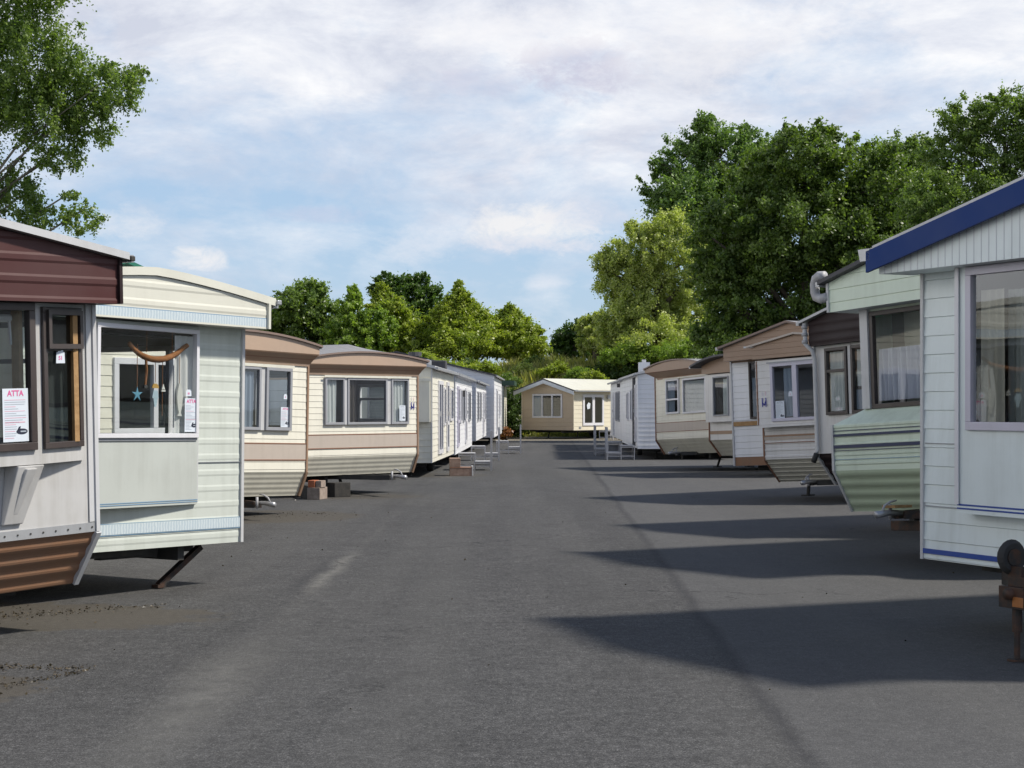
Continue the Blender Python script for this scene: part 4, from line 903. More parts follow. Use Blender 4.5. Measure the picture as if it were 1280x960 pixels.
# --- tan holiday home that closes the view
def far_home():
    W, L = 3.45, 11.0; th = R(40); Y = 91.0; X = (717 - 640) * Y / F
    C0 = Vector((X - W * math.cos(th), Y + W * math.sin(th), 0))
    mt = Matrix.Translation(C0) @ Matrix.Rotation(-th, 4, 'Z')
    r = empty('holiday_home', mt, 'tan gabled holiday home with three pane window closing the end of the road', 'holiday home', HG)
    rz = gable(W, 2.58, 3.10)
    w = (.72, 2.72, 1.10, 2.35)
    f = SIDE(W); dr = (.75, 2.55, .70, 2.32)
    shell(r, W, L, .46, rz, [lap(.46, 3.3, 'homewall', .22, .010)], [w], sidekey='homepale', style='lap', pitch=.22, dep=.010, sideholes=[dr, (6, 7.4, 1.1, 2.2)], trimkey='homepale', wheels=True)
    roof(r, W, L, rz, fo=.35, so=.30, thick=.06, key='roofcream', trim='roofdark', n=8)
    b = MB()
    for u0, u1 in ((-.30, W / 2), (W / 2, W + .30)):
        zz = lambda u: 2.58 + .52 * (1 - abs(u - W / 2) / (W / 2))
        b.hexa([(u0, -.37, zz(u0) - .20), (u1, -.37, zz(u1) - .20), (u1, -.35, zz(u1) - .20), (u0, -.35, zz(u0) - .20), (u0, -.37, zz(u0) - .01), (u1, -.37, zz(u1) - .01), (u1, -.35, zz(u1) - .01), (u0, -.35, zz(u0) - .01)], 'greywhite')
    b.build('barge_board', r)
    window(r, FRONT, *w, .02, 'frame_white', .09, .03, mull=(1.38, 2.05), curt=[(.8, 1.35, 1.2, 2.25, 'curtain_blue')])
    window(r, f, *dr, .02, 'frame_white', .14, .03, mull=((1.65, .2),), glass='glass', name='door')
    window(r, f, 6, 7.4, 1.1, 2.2, .02, 'frame_white', .08, .03, glass='glass')
    l = MB(); fbox(l, f, 2.85, 3.0, 0, .12, 2.1, 2.3, 'galv'); l.build('wall_lamp', r); l = MB(); fbox(l, f, .45, .62, 0, .03, .55, .65, 'galv'); l.build('vent', r)
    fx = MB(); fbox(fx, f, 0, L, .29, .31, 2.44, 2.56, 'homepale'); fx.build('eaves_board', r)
    m2 = mt @ Matrix.Translation((W + .02, 1.1, 1.55))
    p = MB(); p.poly([(.03, 0, 0), (.03, .22, .04), (.03, .26, .3), (.03, .1, .36), (.03, -.05, .22)], 'paper'); p.poly([(.034, 0, 0), (.034, .22, .04), (.034, .26, .3), (.034, .1, .36), (.034, -.05, .22)], 'paper')
    p = p.build('sales_notice'); p.matrix_world = m2; tag(p, 'crooked white paper on the glass door of the tan holiday home', 'notice')
far_home()

# ------------------------------------------------------------------ steps, blocks, bricks
def steps(mat, label, first=[None]):
    """open metal entrance steps: platform, lower tread, frame and two tall hand posts"""
    if first[0] is None:
        r = empty('metal_steps', mat, label, 'steps', 'metal entrance steps along the caravans')
        for z, x0, x1 in ((.46, 0, .45), (.24, .45, .9)):
            m = MB(); m.box(x0, x1, 0, .95, z - .025, z, 'steel'); m.build('tread', r)
        for y in (.015, .935):
            fr = MB(); w_ = .028
            fr.bar((.03, y, 0), (.03, y, .43), w_, 'steel'); fr.bar((.45, y, 0), (.45, y, .43), w_, 'steel'); fr.bar((.03, y, .40), (.45, y, .40), w_, 'steel'); fr.bar((.45, y, .19), (.9, y, .19), w_, 'steel'); fr.bar((.03, y, .12), (.88, y, .12), w_, 'steel')
            fr.build('frame', r)
        for y in (.015, .935):
            p = MB(); p.bar((.89, y, 0), (.89, y, 1.04), .04 if y > .5 else .055, 'steel'); p.build('hand_post', r)
        first[0] = r; return r
    r = first[0].copy(); COL.objects.link(r); r.matrix_world = mat; r['label'] = label
    for ch in list(first[0].children):
        c = ch.copy(); COL.objects.link(c); c.parent = r
    return r
def T(x, y, a=0): return Matrix.Translation((x, y, 0)) @ Matrix.Rotation(R(a), 4, 'Z')
steps(T(-1.44, 46.7), 'nearest white metal steps with tall post, by the wooden step on the left')
steps(T(-1.30, 55.0), 'white metal steps below the purple edged door')
steps(T(-.58, 63.3), 'white metal steps standing out into the road before the green porch lodge')
steps(T(3.92, 56.9, 180), 'metal steps with thin rails beneath the dark red door')
steps(T(3.80, 62.2, 180), 'metal steps behind the ones at the dark red door')
steps(T(4.45, 90.2, -40), 'pale metal steps below the glass door of the tan holiday home')

def block(name, size, mat, key, label, cat, bevel=.008, group=None):
    m = MB(); x, y, z = size; m.box(-x / 2, x / 2, -y / 2, y / 2, 0, z, key)
    o = m.build(name, bevel=bevel); o.matrix_world = mat; return tag(o, label, cat, group)
block('concrete_block', (.25, .40, .22), T(-3.57, 32.25, -14), 'block', 'weathered pinkish concrete block under a brick by the cream caravan', 'block')
o = block('brick', (.13, .25, .13), T(-3.63, 32.2, -14), 'brick', 'orange red brick on top of the concrete block', 'brick'); o.location.z = .22
o = block('brick', (.11, .24, .125), T(-3.50, 32.18, -14), 'block', 'greyish brick beside the orange one on the block', 'brick'); o.location.z = .22
block('support_block', (.36, .30, .27), T(-3.27, 33.1, 40), 'darkblock', 'dark support block blackened for the shade beneath the cream caravan front', 'block')  # near-black colour makes up for belly shade that falls elsewhere
block('tyre_block', (.16, .5, .24), T(-3.78, 32.6, 20), 'darkblock', 'dark block behind the concrete block and bricks', 'block')
ws = MB(); ws.box(0, .56, 0, .6, 0, .21, 'wood_step'); ws.box(0, .26, 0, .6, .212, .43, 'wood_step'); ws.box(-.003, .565, -.004, .02, .19, .21, 'tanline'); ws.box(.54, .57, -.006, .61, 0, .24, 'rooftrim')
ws = ws.build('wooden_step', bevel=.006); ws.matrix_world = T(-1.52, 43.0, 3); tag(ws, 'two tier brown wooden step box beside the white patio doors', 'step')

# street lamp far behind the bank
lp = empty('street_lamp', T((719 - 640) * 128 / F, 128), 'thin pale street lamp poking up beyond the bank', 'street lamp')
m = MB(); m.tube([(0, 0, 0), (0, 0, 5.6), (.3, 0, 6.1), (.55, 0, 6.35)], [.09, .07, .05, .04], 'lamp', 8); m.build('pole', lp)
m = MB(); m.box(.5, 1.0, -.09, .09, 6.33, 6.42, 'lamp'); m.build('lantern', lp)

# ================================================================== GROUND
def bank_z(x, y):
    t = np.clip((y - 97.5 - 1.2 * np.sin(x * .21)) / 16.0, 0, 1); s = t * t * (3 - 2 * t)
    h = 3.7 + .4 * np.sin(x * .17 + 1) + .3 * np.sin(x * .45)
    return s * h
def asphalt():
    m, nt, out = nodes('asphalt')
    g = nd(nt, 'NewGeometry'); pos = g.outputs['Position']
    sp = nd(nt, 'SeparateXYZ'); nt.links.new(pos, sp.inputs[0]); X, Y = sp.outputs[0], sp.outputs[1]
    grain = noise(nt, pos, 95, 3, .7); grit = noise(nt, pos, 38, 2, .6); mid = noise(nt, pos, 2.2, 5, .6); big = noise(nt, mapping(nt, pos, (.55, .12, 1)), 1.0, 4, .6)
    c = ramp(nt, grain, [(.30, .016), (.5, .068), (.70, .20)])
    c = mixc(nt, ramp(nt, grit, [(.34, .75), (.62, 0.0)]), c, (.034, .034, .036))
    chip = ramp(nt, noise(nt, pos, 55, 2, .5), [(.66, 0.0), (.72, .8)]); c = mixc(nt, chip, c, (.19, .188, .18))
    m8 = ramp(nt, noise(nt, pos, 9.5, 7, .72), [(.30, .62), (.70, 1.38)]); m3 = ramp(nt, noise(nt, mapping(nt, pos, (26, 9, 1)), 1.0, 4, .7), [(.30, .72), (.70, 1.28)])
    vm0 = nd(nt, 'VectorMath', operation='SCALE'); nt.links.new(c, vm0.inputs[0]); nt.links.new(math_n(nt, 'MULTIPLY', m8, m3), vm0.inputs['Scale']); c = vm0.outputs[0]
    k = math_n(nt, 'MULTIPLY_ADD', mid, .7, .62); k2 = math_n(nt, 'MULTIPLY_ADD', big, .8, .58)
    kk = math_n(nt, 'MULTIPLY', k, k2)
    vm = nd(nt, 'VectorMath', operation='SCALE'); nt.links.new(c, vm.inputs[0]); nt.links.new(kk, vm.inputs['Scale']); c = vm.outputs[0]; c = mixc(nt, 1.0, c, (1.0, .99, .985), 'MULTIPLY')
    # seam between two lays of tarmac, right of the middle
    wob = math_n(nt, 'MULTIPLY', math_n(nt, 'SUBTRACT', noise(nt, pos, .8, 3), .5), .16)
    sx = math_n(nt, 'ADD', math_n(nt, 'SUBTRACT', X, math_n(nt, 'MULTIPLY_ADD', Y, .019, 1.31)), wob)
    right = math_n(nt, 'MULTIPLY_ADD', sx, 12.0, .5, True)
    c = mixc(nt, math_n(nt, 'MULTIPLY', right, .38), c, (.105, .105, .108))
    def line(src, w): return math_n(nt, 'SUBTRACT', 1.0, math_n(nt, 'DIVIDE', math_n(nt, 'ABSOLUTE', src), w), None, True)
    seam = math_n(nt, 'MULTIPLY', line(math_n(nt, 'ADD', sx, .05), .09), .6)
    c = mixc(nt, seam, c, (.028, .028, .032))
    # pale worn strip left of the middle, broken by noise
    wob2 = math_n(nt, 'MULTIPLY', math_n(nt, 'SUBTRACT', noise(nt, pos, .7, 5, .65), .5), .34)
    lx = math_n(nt, 'ADD', math_n(nt, 'ADD', X, 1.83), wob2)
    brk = ramp(nt, noise(nt, mapping(nt, pos, (1.1, .28, 1)), 1.0, 3, .6), [(.40, 0.0), (.60, 1.0)])
    def win(a, b, e): return math_n(nt, 'MULTIPLY', math_n(nt, 'DIVIDE', math_n(nt, 'SUBTRACT', Y, a), e, None, True), math_n(nt, 'DIVIDE', math_n(nt, 'SUBTRACT', b, Y), e, None, True))
    far_w = math_n(nt, 'MULTIPLY', math_n(nt, 'MULTIPLY', line(lx, .13), win(15.6, 20.9, 1.3)), .7)
    near_w = math_n(nt, 'MULTIPLY', math_n(nt, 'MULTIPLY', line(lx, .34), win(7.6, 13.4, 2.2)), .5)
    rest_w = math_n(nt, 'MULTIPLY', math_n(nt, 'MULTIPLY', line(lx, .10), brk), .16)
    worn = math_n(nt, 'MAXIMUM', math_n(nt, 'MAXIMUM', far_w, near_w), rest_w)
    worn = math_n(nt, 'MULTIPLY', worn, ramp(nt, noise(nt, pos, 5.0, 6, .7), [(.34, .35), (.60, 1.0)]))
    c = mixc(nt, worn, c, (.19, .185, .17))
    wl = math_n(nt, 'MULTIPLY', math_n(nt, 'MULTIPLY', line(math_n(nt, 'ADD', lx, .18), .12), win(15.5, 20.2, 1.2)), .55); c = mixc(nt, wl, c, (.032, .032, .034))
    lane = noise(nt, mapping(nt, pos, (1.3, .035, 1)), 1.0, 3, .5)                      # faint polished wheel lanes
    c = mixc(nt, math_n(nt, 'MULTIPLY', ramp(nt, lane, [(.45, 0.0), (.65, 1.0)]), .22), c, (.115, .113, .108))
    st = ramp(nt, noise(nt, pos, .62, 6, .7, .6), [(.56, 0.0), (.72, 1.0)]); c = mixc(nt, math_n(nt, 'MULTIPLY', st, .45), c, (.034, .033, .033))   # old oil and damp stains
    oil = ramp(nt, noise(nt, mapping(nt, pos, (2.6, 2.6, 1), (7, 3, 0)), 1.0, 3, .6), [(.71, 0.0), (.76, .6)]); c = mixc(nt, oil, c, (.026, .026, .027))
    vo = nd(nt, 'TexVoronoi', feature='DISTANCE_TO_EDGE'); setin(vo, Scale=.22, Randomness=1.0)
    wv = nd(nt, 'TexNoise'); setin(wv, Scale=1.1, Detail=6, Roughness=.65); nt.links.new(pos, wv.inputs['Vector'])
    va = nd(nt, 'VectorMath', operation='MULTIPLY_ADD'); nt.links.new(wv.outputs['Color'], va.inputs[0]); va.inputs[1].default_value = (1.5, 1.5, 0); nt.links.new(pos, va.inputs[2])
    nt.links.new(va.outputs[0], vo.inputs['Vector'])
    ck = math_n(nt, 'SUBTRACT', 1.0, math_n(nt, 'DIVIDE', vo.outputs['Distance'], .0042), None, True)
    ckm = ramp(nt, noise(nt, pos, .35, 3), [(.50, 0.0), (.58, .8)]); c = mixc(nt, math_n(nt, 'MULTIPLY', ck, ckm), c, (.016, .016, .016))   # hairline cracks
    # earth patches where the tarmac has broken up
    def patch(cx, cy, rx, ry, amt, col, c):
        dx = math_n(nt, 'DIVIDE', math_n(nt, 'SUBTRACT', X, cx), rx); dy = math_n(nt, 'DIVIDE', math_n(nt, 'SUBTRACT', Y, cy), ry)
        r2 = math_n(nt, 'ADD', math_n(nt, 'MULTIPLY', dx, dx), math_n(nt, 'MULTIPLY', dy, dy))
        n = math_n(nt, 'MULTIPLY', math_n(nt, 'SUBTRACT', noise(nt, pos, 3.2, 6, .65), .5), 1.6)
        f = math_n(nt, 'MULTIPLY', math_n(nt, 'SUBTRACT', 1.1, math_n(nt, 'ADD', r2, n)), 5.0, None, True)
        return mixc(nt, math_n(nt, 'MULTIPLY', f, amt), c, col)
    earth = mixc(nt, noise(nt, pos, 14, 6, .75), (.030, .027, .022), (.115, .10, .08))
    c = patch(-4.6, 14.2, 2.2, 1.05, .85, earth, c); c = patch(-3.85, 10.5, 1.0, .75, .8, earth, c)
    c = patch(-3.9, 27.2, 1.6, 1.6, .75, earth, c); c = patch(-3.3, 33.2, 1.6, .9, .5, earth, c); c = patch(-1.8, 43.5, 1.2, 1.2, .4, earth, c)
    c = patch(1.0, 92.5, 30, 5.5, .8, mixc(nt, noise(nt, pos, 3, 4), (.16, .14, .11), (.26, .235, .19)), c)
    b = nd(nt, 'BsdfPrincipled'); nt.links.new(c, b.inputs['Base Color']); setin(b, Roughness=.82); b.inputs['Specular IOR Level'].default_value = .35
    bp = nd(nt, 'Bump'); setin(bp, Strength=.55, Distance=.012)
    nt.links.new(math_n(nt, 'ADD', grain, math_n(nt, 'MULTIPLY', mid, .6)), bp.inputs['Height']); nt.links.new(bp.outputs[0], b.inputs['Normal'])
    nt.links.new(b.outputs[0], out.inputs[0]); return m
M['asphalt'] = asphalt()
M['soil'] = rough_mat('soil', (.05, .05, .02), (.13, .12, .055), .8)
g = MB(); g.poly([(-900, -300, -.02), (900, -300, -.02), (900, 1500, -.02), (-900, 1500, -.02)], 'soil'); struct(g.build('ground'))
g = MB(); g.poly([(-45, -30, 0), (45, -30, 0), (45, 98.5, 0), (-45, 98.5, 0)], 'asphalt'); struct(g.build('asphalt_yard'))
def bank():
    xs = np.linspace(-70, 90, 130); ys = np.concatenate([np.linspace(96, 116, 26), np.linspace(120, 190, 10)])
    v = [(x, y, float(bank_z(x, y)) - .04) for y in ys for x in xs]; n = len(xs)
    f = [(j * n + i, j * n + i + 1, (j + 1) * n + i + 1, (j + 1) * n + i) for j in range(len(ys) - 1) for i in range(n - 1)]
    me = bpy.data.meshes.new('grass_bank'); me.from_pydata(v, [], f); me.materials.append(M['soil']); me.polygons.foreach_set('use_smooth', [True] * len(f))
    o = bpy.data.objects.new('grass_bank', me); COL.objects.link(o); struct(o)
bank()

# ------------------------------------------------------------------ foliage
def quads_object(name, P, A, B, tint, mat, parent=None):
    """leaf-sized rhombs: centre P, half axes A and B"""
    n = len(P); V = np.empty((n, 4, 3), np.float32)
    V[:, 0] = P - A; V[:, 1] = P + B - A * .1; V[:, 2] = P + A; V[:, 3] = P - B - A * .1
    me = bpy.data.meshes.new(name); me.vertices.add(4 * n); me.vertices.foreach_set('co', V.ravel())
    me.loops.add(4 * n); me.loops.foreach_set('vertex_index', np.arange(4 * n, dtype=np.int32))
    me.polygons.add(n); me.polygons.foreach_set('loop_start', np.arange(0, 4 * n, 4, dtype=np.int32)); me.polygons.foreach_set('loop_total', np.full(n, 4, np.int32))
    at = me.attributes.new('tint', 'FLOAT', 'FACE'); at.data.foreach_set('value', tint.astype(np.float32))
    me.materials.append(mat); me.update(); me.validate()
    o = bpy.data.objects.new(name, me); COL.objects.link(o)
    if parent is not None: o.parent = parent
    return o
def unit(n):
    v = RNG.normal(size=(n, 3)); return v / np.linalg.norm(v, axis=1, keepdims=True)
def leaves(lobes, n, size, clump=.22, twigs=26, droop=0., tintvar=.35):
    """lobes: (centre, radii). Twig clusters sit through each lobe, mostly near its surface; leaves gather round the twigs."""
    vol = np.array([l[1][0] * l[1][1] + l[1][0] * l[1][2] + l[1][1] * l[1][2] for l in lobes]); vol = vol / vol.sum()
    P, Tn, Nn = [], [], []
    for (c, r), w in zip(lobes, vol):
        k = max(10, int(twigs)); d = unit(k); rad = RNG.uniform(.35, 1.0, (k, 1)) ** .5
        stray = (RNG.random((k, 1)) < .2)
        cen = np.array(c) + d * rad * (1 + .32 * stray * RNG.random((k, 1))) * np.array(r)
        m = max(6, int(n * w)); ix = RNG.integers(0, k, m)
        ks = (RNG.uniform(.55, 1.3, (k, 1)) * (1 - .4 * stray))[ix]
        ax = d + unit(k) * .55 + np.array([0, 0, .15 - 1.6 * droop]); ax /= np.linalg.norm(ax, axis=1, keepdims=True)
        off = RNG.normal(size=(m, 3)) * .62 + ax[ix] * RNG.normal(size=(m, 1)) * 1.25
        p = cen[ix] + off * np.array(r).mean() * clump * ks * np.array([1.0, 1.0, .8])
        p[:, 2] -= droop * RNG.random(m) ** 2 * r[2]
        tt = RNG.random(k)
        nn = off * .5 + d[ix] * .5 + np.array([0, 0, .45]); nn /= np.linalg.norm(nn, axis=1, keepdims=True); nn += unit(m) * 1.1
        P.append(p); Nn.append(nn); Tn.append(.5 + (tt[ix] - .5) * tintvar * 1.3 + RNG.normal(size=m) * tintvar * .3)
    P = np.concatenate(P); t = np.clip(np.concatenate(Tn), 0, 1); n = len(P)
    N = np.concatenate(Nn); N /= np.linalg.norm(N, axis=1, keepdims=True) + 1e-9
    A = np.cross(N, unit(n)); A[:, 2] -= droop * .5; A -= N * (A * N).sum(1, keepdims=True); A /= np.linalg.norm(A, axis=1, keepdims=True) + 1e-9
    Bv = np.cross(N, A)
    s = size * RNG.uniform(.6, 1.3, (n, 1)); return P, A * s, Bv * s * RNG.uniform(.45, .7, (n, 1)), t
LM = dict(dark=leaf_mat('leaf_dark', (.04, .085, .018), (.13, .21, .038), .38), oak=leaf_mat('leaf_oak', (.05, .092, .022), (.19, .265, .055), .42), mid=leaf_mat('leaf_mid', (.07, .125, .032), (.23, .31, .075), .44), lime=leaf_mat('leaf_lime', (.14, .21, .032), (.42, .46, .07), .44), bright=leaf_mat('leaf_bright', (.12, .20, .035), (.33, .43, .08), .44), willow=leaf_mat('leaf_willow', (.25, .295, .095), (.55, .575, .21), .46), birch=leaf_mat('leaf_birch', (.075, .13, .03), (.25, .33, .08), .44), poplar=leaf_mat('leaf_poplar', (.075, .14, .04), (.23, .33, .10), .42), grass=leaf_mat('weed', (.15, .18, .05), (.46, .41, .15), .4), hedge=leaf_mat('leaf_hedge', (.028, .06, .012), (.08, .135, .025), .3), rusty=leaf_mat('leaf_rust', (.16, .06, .02), (.34, .15, .06), .3), deadgrass=leaf_mat('dry_debris', (.018, .014, .009), (.11, .085, .05), .1))
def P2W(px, py, Y): return ((px - 640) * Y / F, Y, H + (YH - py) * Y / F)
def tree(name, label, cat, Y, trunk_px, lobes, n, size, mat, bark='bark', depth=.8, group='trees around the yard', droop=0., twigs=26, clump=.22, base=None, tr=.3, lean=0., tintvar=.35):
    bx = (trunk_px - 640) * Y / F; bz = float(bank_z(bx, Y)) if base is None else base
    root = empty(name, Matrix.Translation((bx, Y, bz - .05)), label, cat, group)   # base of the trunk
    L = []
    for (px, py, rx, ry, *dy) in lobes:
        k = Y / F; y = Y + (dy[0] if dy else RNG.uniform(-.5, .5) * rx * k)
        c = P2W(px, py, y); L.append(((c[0] - bx, c[1] - Y, c[2] - bz), (rx * k, max(rx, ry) * k * depth, ry * k)))
    # trunk and limbs reach into the lobes
    tm = MB(); top = max(l[0][2] for l in L); xs = np.mean([l[0][0] for l in L]); lowz = min(l[0][2] for l in L)
    def tp(t): return Vector((lean * t + xs * .6 * t ** 1.5, 0, top * .92 * t))
    tm.tube([tp(t) for t in np.linspace(0, 1, 9)], [tr * (1.25 if t == 0 else 1) * (1 - .85 * t) for t in np.linspace(0, 1, 9)], bark, 10)
    for c, r in L:
        for q in range(1 if droop > .3 else 2):
            cv = Vector(c) + Vector(unit(1)[0]) * .4 * r[0]
            t0 = min(.9, max(.12, (cv.z - abs(cv.x) * .8 - r[2] * .5) / (top * .92))); a = tp(t0); mid = a.lerp(cv, .5) + Vector((0, 0, .1 * (cv - a).length)); r0 = tr * (.42 if droop < .3 else .26) * (1 - .7 * t0)
            tm.tube([a, mid, cv, cv + (cv - mid) * .04], [r0, r0 * .6, r0 * .3, r0 * .08], bark, 6)
    tm.build('trunk', root, smooth=True)
    quads_object('crown', *leaves(L, int(n * 5.2), size * .36, clump * .72, int(twigs * 2.6), droop, tintvar), LM[mat], root)
    return root

tree('birch_tree', 'airy green tree overhanging the maroon fascia, its branches cut by the frame', 'tree', 32, -120,
     [(40, 60, 62, 52), (15, 20, 50, 36), (95, 95, 52, 38), (138, 105, 42, 30), (60, 140, 50, 40), (112, 150, 36, 26), (28, 112, 40, 44), (75, 192, 32, 18), (18, 238, 40, 36), (48, 268, 24, 18), (102, 268, 28, 20), (170, 88, 16, 13), (-50, 80, 70, 90), (-60, 210, 60, 80), (55, -40, 70, 45), (-120, 0, 80, 80), (-150, 150, 70, 90), (88, 240, 14, 6)], 21000, .095, 'birch', 'barkpale', droop=.35, twigs=34, base=0., tr=.22, clump=.20)
tree('round_tree', 'dark rounded tree behind the first tan topped caravan, farthest left of the back row', 'tree', 118, 375, [(375, 385, 34, 24), (350, 408, 30, 26), (404, 396, 26, 24), (385, 362, 24, 11), (415, 420, 26, 26), (360, 375, 18, 12), (340, 430, 30, 25), (385, 430, 40, 25)], 13000, .30, 'mid')
tree('poplar_tree', 'light green slender tree with upright tip before the row of darker trees', 'tree', 115, 442, [(442, 372, 9, 16), (441, 395, 17, 22), (452, 418, 26, 24), (430, 425, 24, 25), (470, 432, 26, 22), (478, 405, 16, 20)], 9000, .27, 'bright')
tree('lime_tree', 'olive green pointed tree next to the light slender one', 'tree', 117, 488, [(476, 358, 7, 7), (479, 370, 15, 10), (486, 385, 26, 15), (496, 405, 30, 20), (508, 425, 32, 20), (522, 440, 28, 16), (480, 425, 30, 25)], 10000, .27, 'lime')
tree('oak_tree', 'tall dark tree rising behind the olive pointed one', 'tree', 128, 510, [(480, 349, 11, 11), (492, 362, 20, 16), (520, 362, 26, 18), (542, 378, 18, 18), (508, 390, 34, 26), (535, 405, 26, 24), (470, 360, 10, 8), (548, 420, 20, 30)], 10000, .30, 'dark')
tree('lime_tree', 'largest yellow green conical tree in the back row', 'tree', 116, 578, [(574, 355, 5, 6), (574, 363, 9, 7), (574, 373, 16, 9), (578, 386, 24, 11), (574, 402, 36, 14), (584, 418, 40, 15), (582, 434, 44, 12), (550, 430, 18, 16), (600, 400, 18, 14), (560, 385, 14, 10)], 13000, .25, 'lime', clump=.26)
tree('lime_tree', 'smaller yellow green conical tree at the gap of sky', 'tree', 117, 642, [(637, 384, 6, 5), (637, 391, 12, 7), (640, 400, 20, 9), (642, 412, 28, 13), (648, 428, 34, 13), (654, 438, 32, 10), (625, 405, 14, 12), (668, 420, 12, 14)], 10000, .25, 'lime', clump=.26)
tree('dark_tree', 'low dark tree standing at the gap in the trees above the tan home', 'tree', 126, 716, [(712, 425, 18, 18), (728, 412, 16, 14), (700, 438, 14, 14), (735, 430, 20, 20), (745, 405, 10, 14)], 6000, .30, 'dark')
tree('young_willow', 'small sunlit pale tree below the large willow', 'tree', 114, 745, [(738, 408, 16, 12), (750, 398, 10, 10), (755, 425, 20, 18), (735, 428, 14, 12)], 3500, .26, 'willow')
tree('willow_tree', 'large pale grey green willow with feathery rounded top', 'tree', 110, 822, [(832, 288, 30, 26), (802, 312, 36, 32), (772, 342, 28, 34), (848, 325, 42, 36), (812, 372, 48, 40), (780, 395, 34, 30), (852, 390, 38, 28), (885, 330, 18, 15), (756, 328, 14, 16), (830, 420, 60, 24), (885, 385, 14, 10), (790, 285, 10, 12), (765, 415, 22, 20)], 26000, .22, 'willow', droop=.25, twigs=30, tr=.4, clump=.2)
tree('poplar_tree', 'tallest grey green poplar behind the willow with ragged top', 'tree', 122, 890, [(885, 172, 24, 26), (862, 200, 34, 34), (905, 200, 36, 42), (826, 238, 26, 26), (868, 255, 46, 46), (938, 184, 22, 24), (905, 270, 40, 50), (840, 268, 30, 24), (955, 190, 14, 18), (822, 205, 12, 10), (960, 230, 30, 40), (905, 330, 50, 50), (880, 152, 12, 14), (930, 165, 10, 12)], 18000, .30, 'poplar', tr=.5)
tree('oak_tree', 'huge dark green oak dominating the right side', 'tree', 84, 1010, [(1010, 196, 52, 36), (962, 232, 52, 46), (1062, 218, 52, 46), (1005, 282, 84, 56), (938, 322, 44, 56), (1066, 304, 56, 56), (975, 365, 62, 46), (918, 388, 36, 36), (1050, 372, 50, 46), (905, 420, 40, 30), (960, 420, 50, 30), (1030, 168, 22, 12), (985, 175, 18, 14), (900, 300, 40, 50), (905, 350, 40, 40), (1105, 230, 40, 44), (1110, 320, 46, 60), (1085, 260, 40, 40), (1010, 430, 60, 30)], 42000, .25, 'oak', tr=.6, twigs=44, clump=.2)
tree('ash_tree', 'mid green tree between the huge oak and the airy tree on the right', 'tree', 106, 1135, [(1120, 205, 40, 30), (1100, 248, 46, 46), (1150, 238, 46, 44), (1128, 305, 52, 46), (1150, 180, 18, 14), (1170, 280, 40, 50), (1095, 330, 40, 50), (1140, 380, 60, 50)], 20000, .26, 'mid', twigs=34, tr=.4)
tree('ash_tree', 'airy tree with sky showing through its top, at the right edge', 'tree', 66, 1265, [(1208, 150, 34, 26), (1255, 135, 32, 26), (1192, 190, 40, 34), (1248, 195, 46, 44), (1160, 250, 36, 36), (1225, 258, 56, 46), (1310, 160, 40, 60), (1310, 260, 50, 60), (1195, 310, 60, 40), (1270, 320, 70, 50), (1350, 200, 60, 80)], 27000, .17, 'mid', twigs=32, tr=.3, base=0.)
def bush(name, label, Y, lobes, n, size, mat, cat='bush', group='bushes on and below the bank'):
    x = (lobes[0][0] - 640) * Y / F; return tree(name, label, cat, Y, lobes[0][0], lobes, n, size, mat, group=group, tr=.08, twigs=24, clump=.28)
bush('leafy_bush', 'bright green bush sunlit below the willow', 108, [(792, 440, 24, 12), (770, 446, 18, 10), (812, 448, 18, 10)], 4500, .18, 'bright')
bush('leafy_bush', 'bright green bush above the brown arched fascia on the right', 106, [(850, 438, 30, 10), (880, 434, 22, 14), (900, 425, 16, 14), (868, 448, 30, 10)], 5000, .18, 'bright')
bush('leafy_bush', 'shaded hedge filling the gap left of the tan home', 97, [(640, 520, 14, 24), (632, 500, 18, 16), (655, 500, 12, 14), (615, 515, 22, 24), (645, 535, 18, 10)], 6500, .14, 'hedge')
bush('leafy_bush', 'yellow green scrub behind the cream slatted blind caravan', 102, [(545, 458, 26, 8), (520, 450, 22, 10), (575, 462, 20, 7)], 6000, .17, 'lime')
bush('leafy_bush', 'small yellow green shrub on the bank above the tan home roof', 108, [(690, 462, 10, 6), (700, 458, 12, 6), (680, 466, 10, 5)], 1600, .14, 'lime')
bush('leafy_bush', 'upright bright sapling in front of the dark tree by the street lamp', 110, [(760, 447, 9, 12), (764, 437, 7, 8)], 1500, .17, 'bright')
bush('leafy_bush', 'deep shaded scrub at the foot of the willow', 108, [(752, 465, 18, 10), (735, 468, 12, 7), (775, 462, 18, 12), (800, 462, 20, 12)], 3500, .16, 'hedge')
bush('leafy_bush', 'dark scrub under the huge oak behind the right row', 82, [(920, 440, 30, 22), (965, 445, 34, 24), (1010, 445, 36, 26), (890, 452, 22, 14)], 7000, .17, 'oak')

for px_, py_, Y_, lb_, m_ in ((560, 462, 106, 'rounded green shrub on the bank above the white lodge roof', 'mid'), (606, 458, 109, 'yellowish shrub high on the bank between the white lodge and the tan home', 'lime'), (632, 474, 103, 'low green shrub on the bank just left of the tan home gable', 'mid'), (655, 461, 110, 'pale shrub on the bank over the tan gable peak', 'willow'), (668, 452, 112, 'dark green shrub at the top of the bank under the smaller conical tree', 'oak'), (722, 466, 107, 'bright shrub on the bank over the middle of the tan home roof', 'bright'), (741, 470, 105, 'olive shrub on the bank by the far end of the tan home roof', 'lime'), (585, 455, 112, 'dark shrub at the top of the bank under the largest conical tree', 'oak')):
    bush('bank_shrub', lb_, Y_, [(px_, py_, 13, 6), (px_ + 9, py_ + 3, 10, 5), (px_ - 8, py_ + 4, 9, 5), (px_ + 2, py_ - 4, 6, 4)], 1500, .15, m_, cat='shrub')
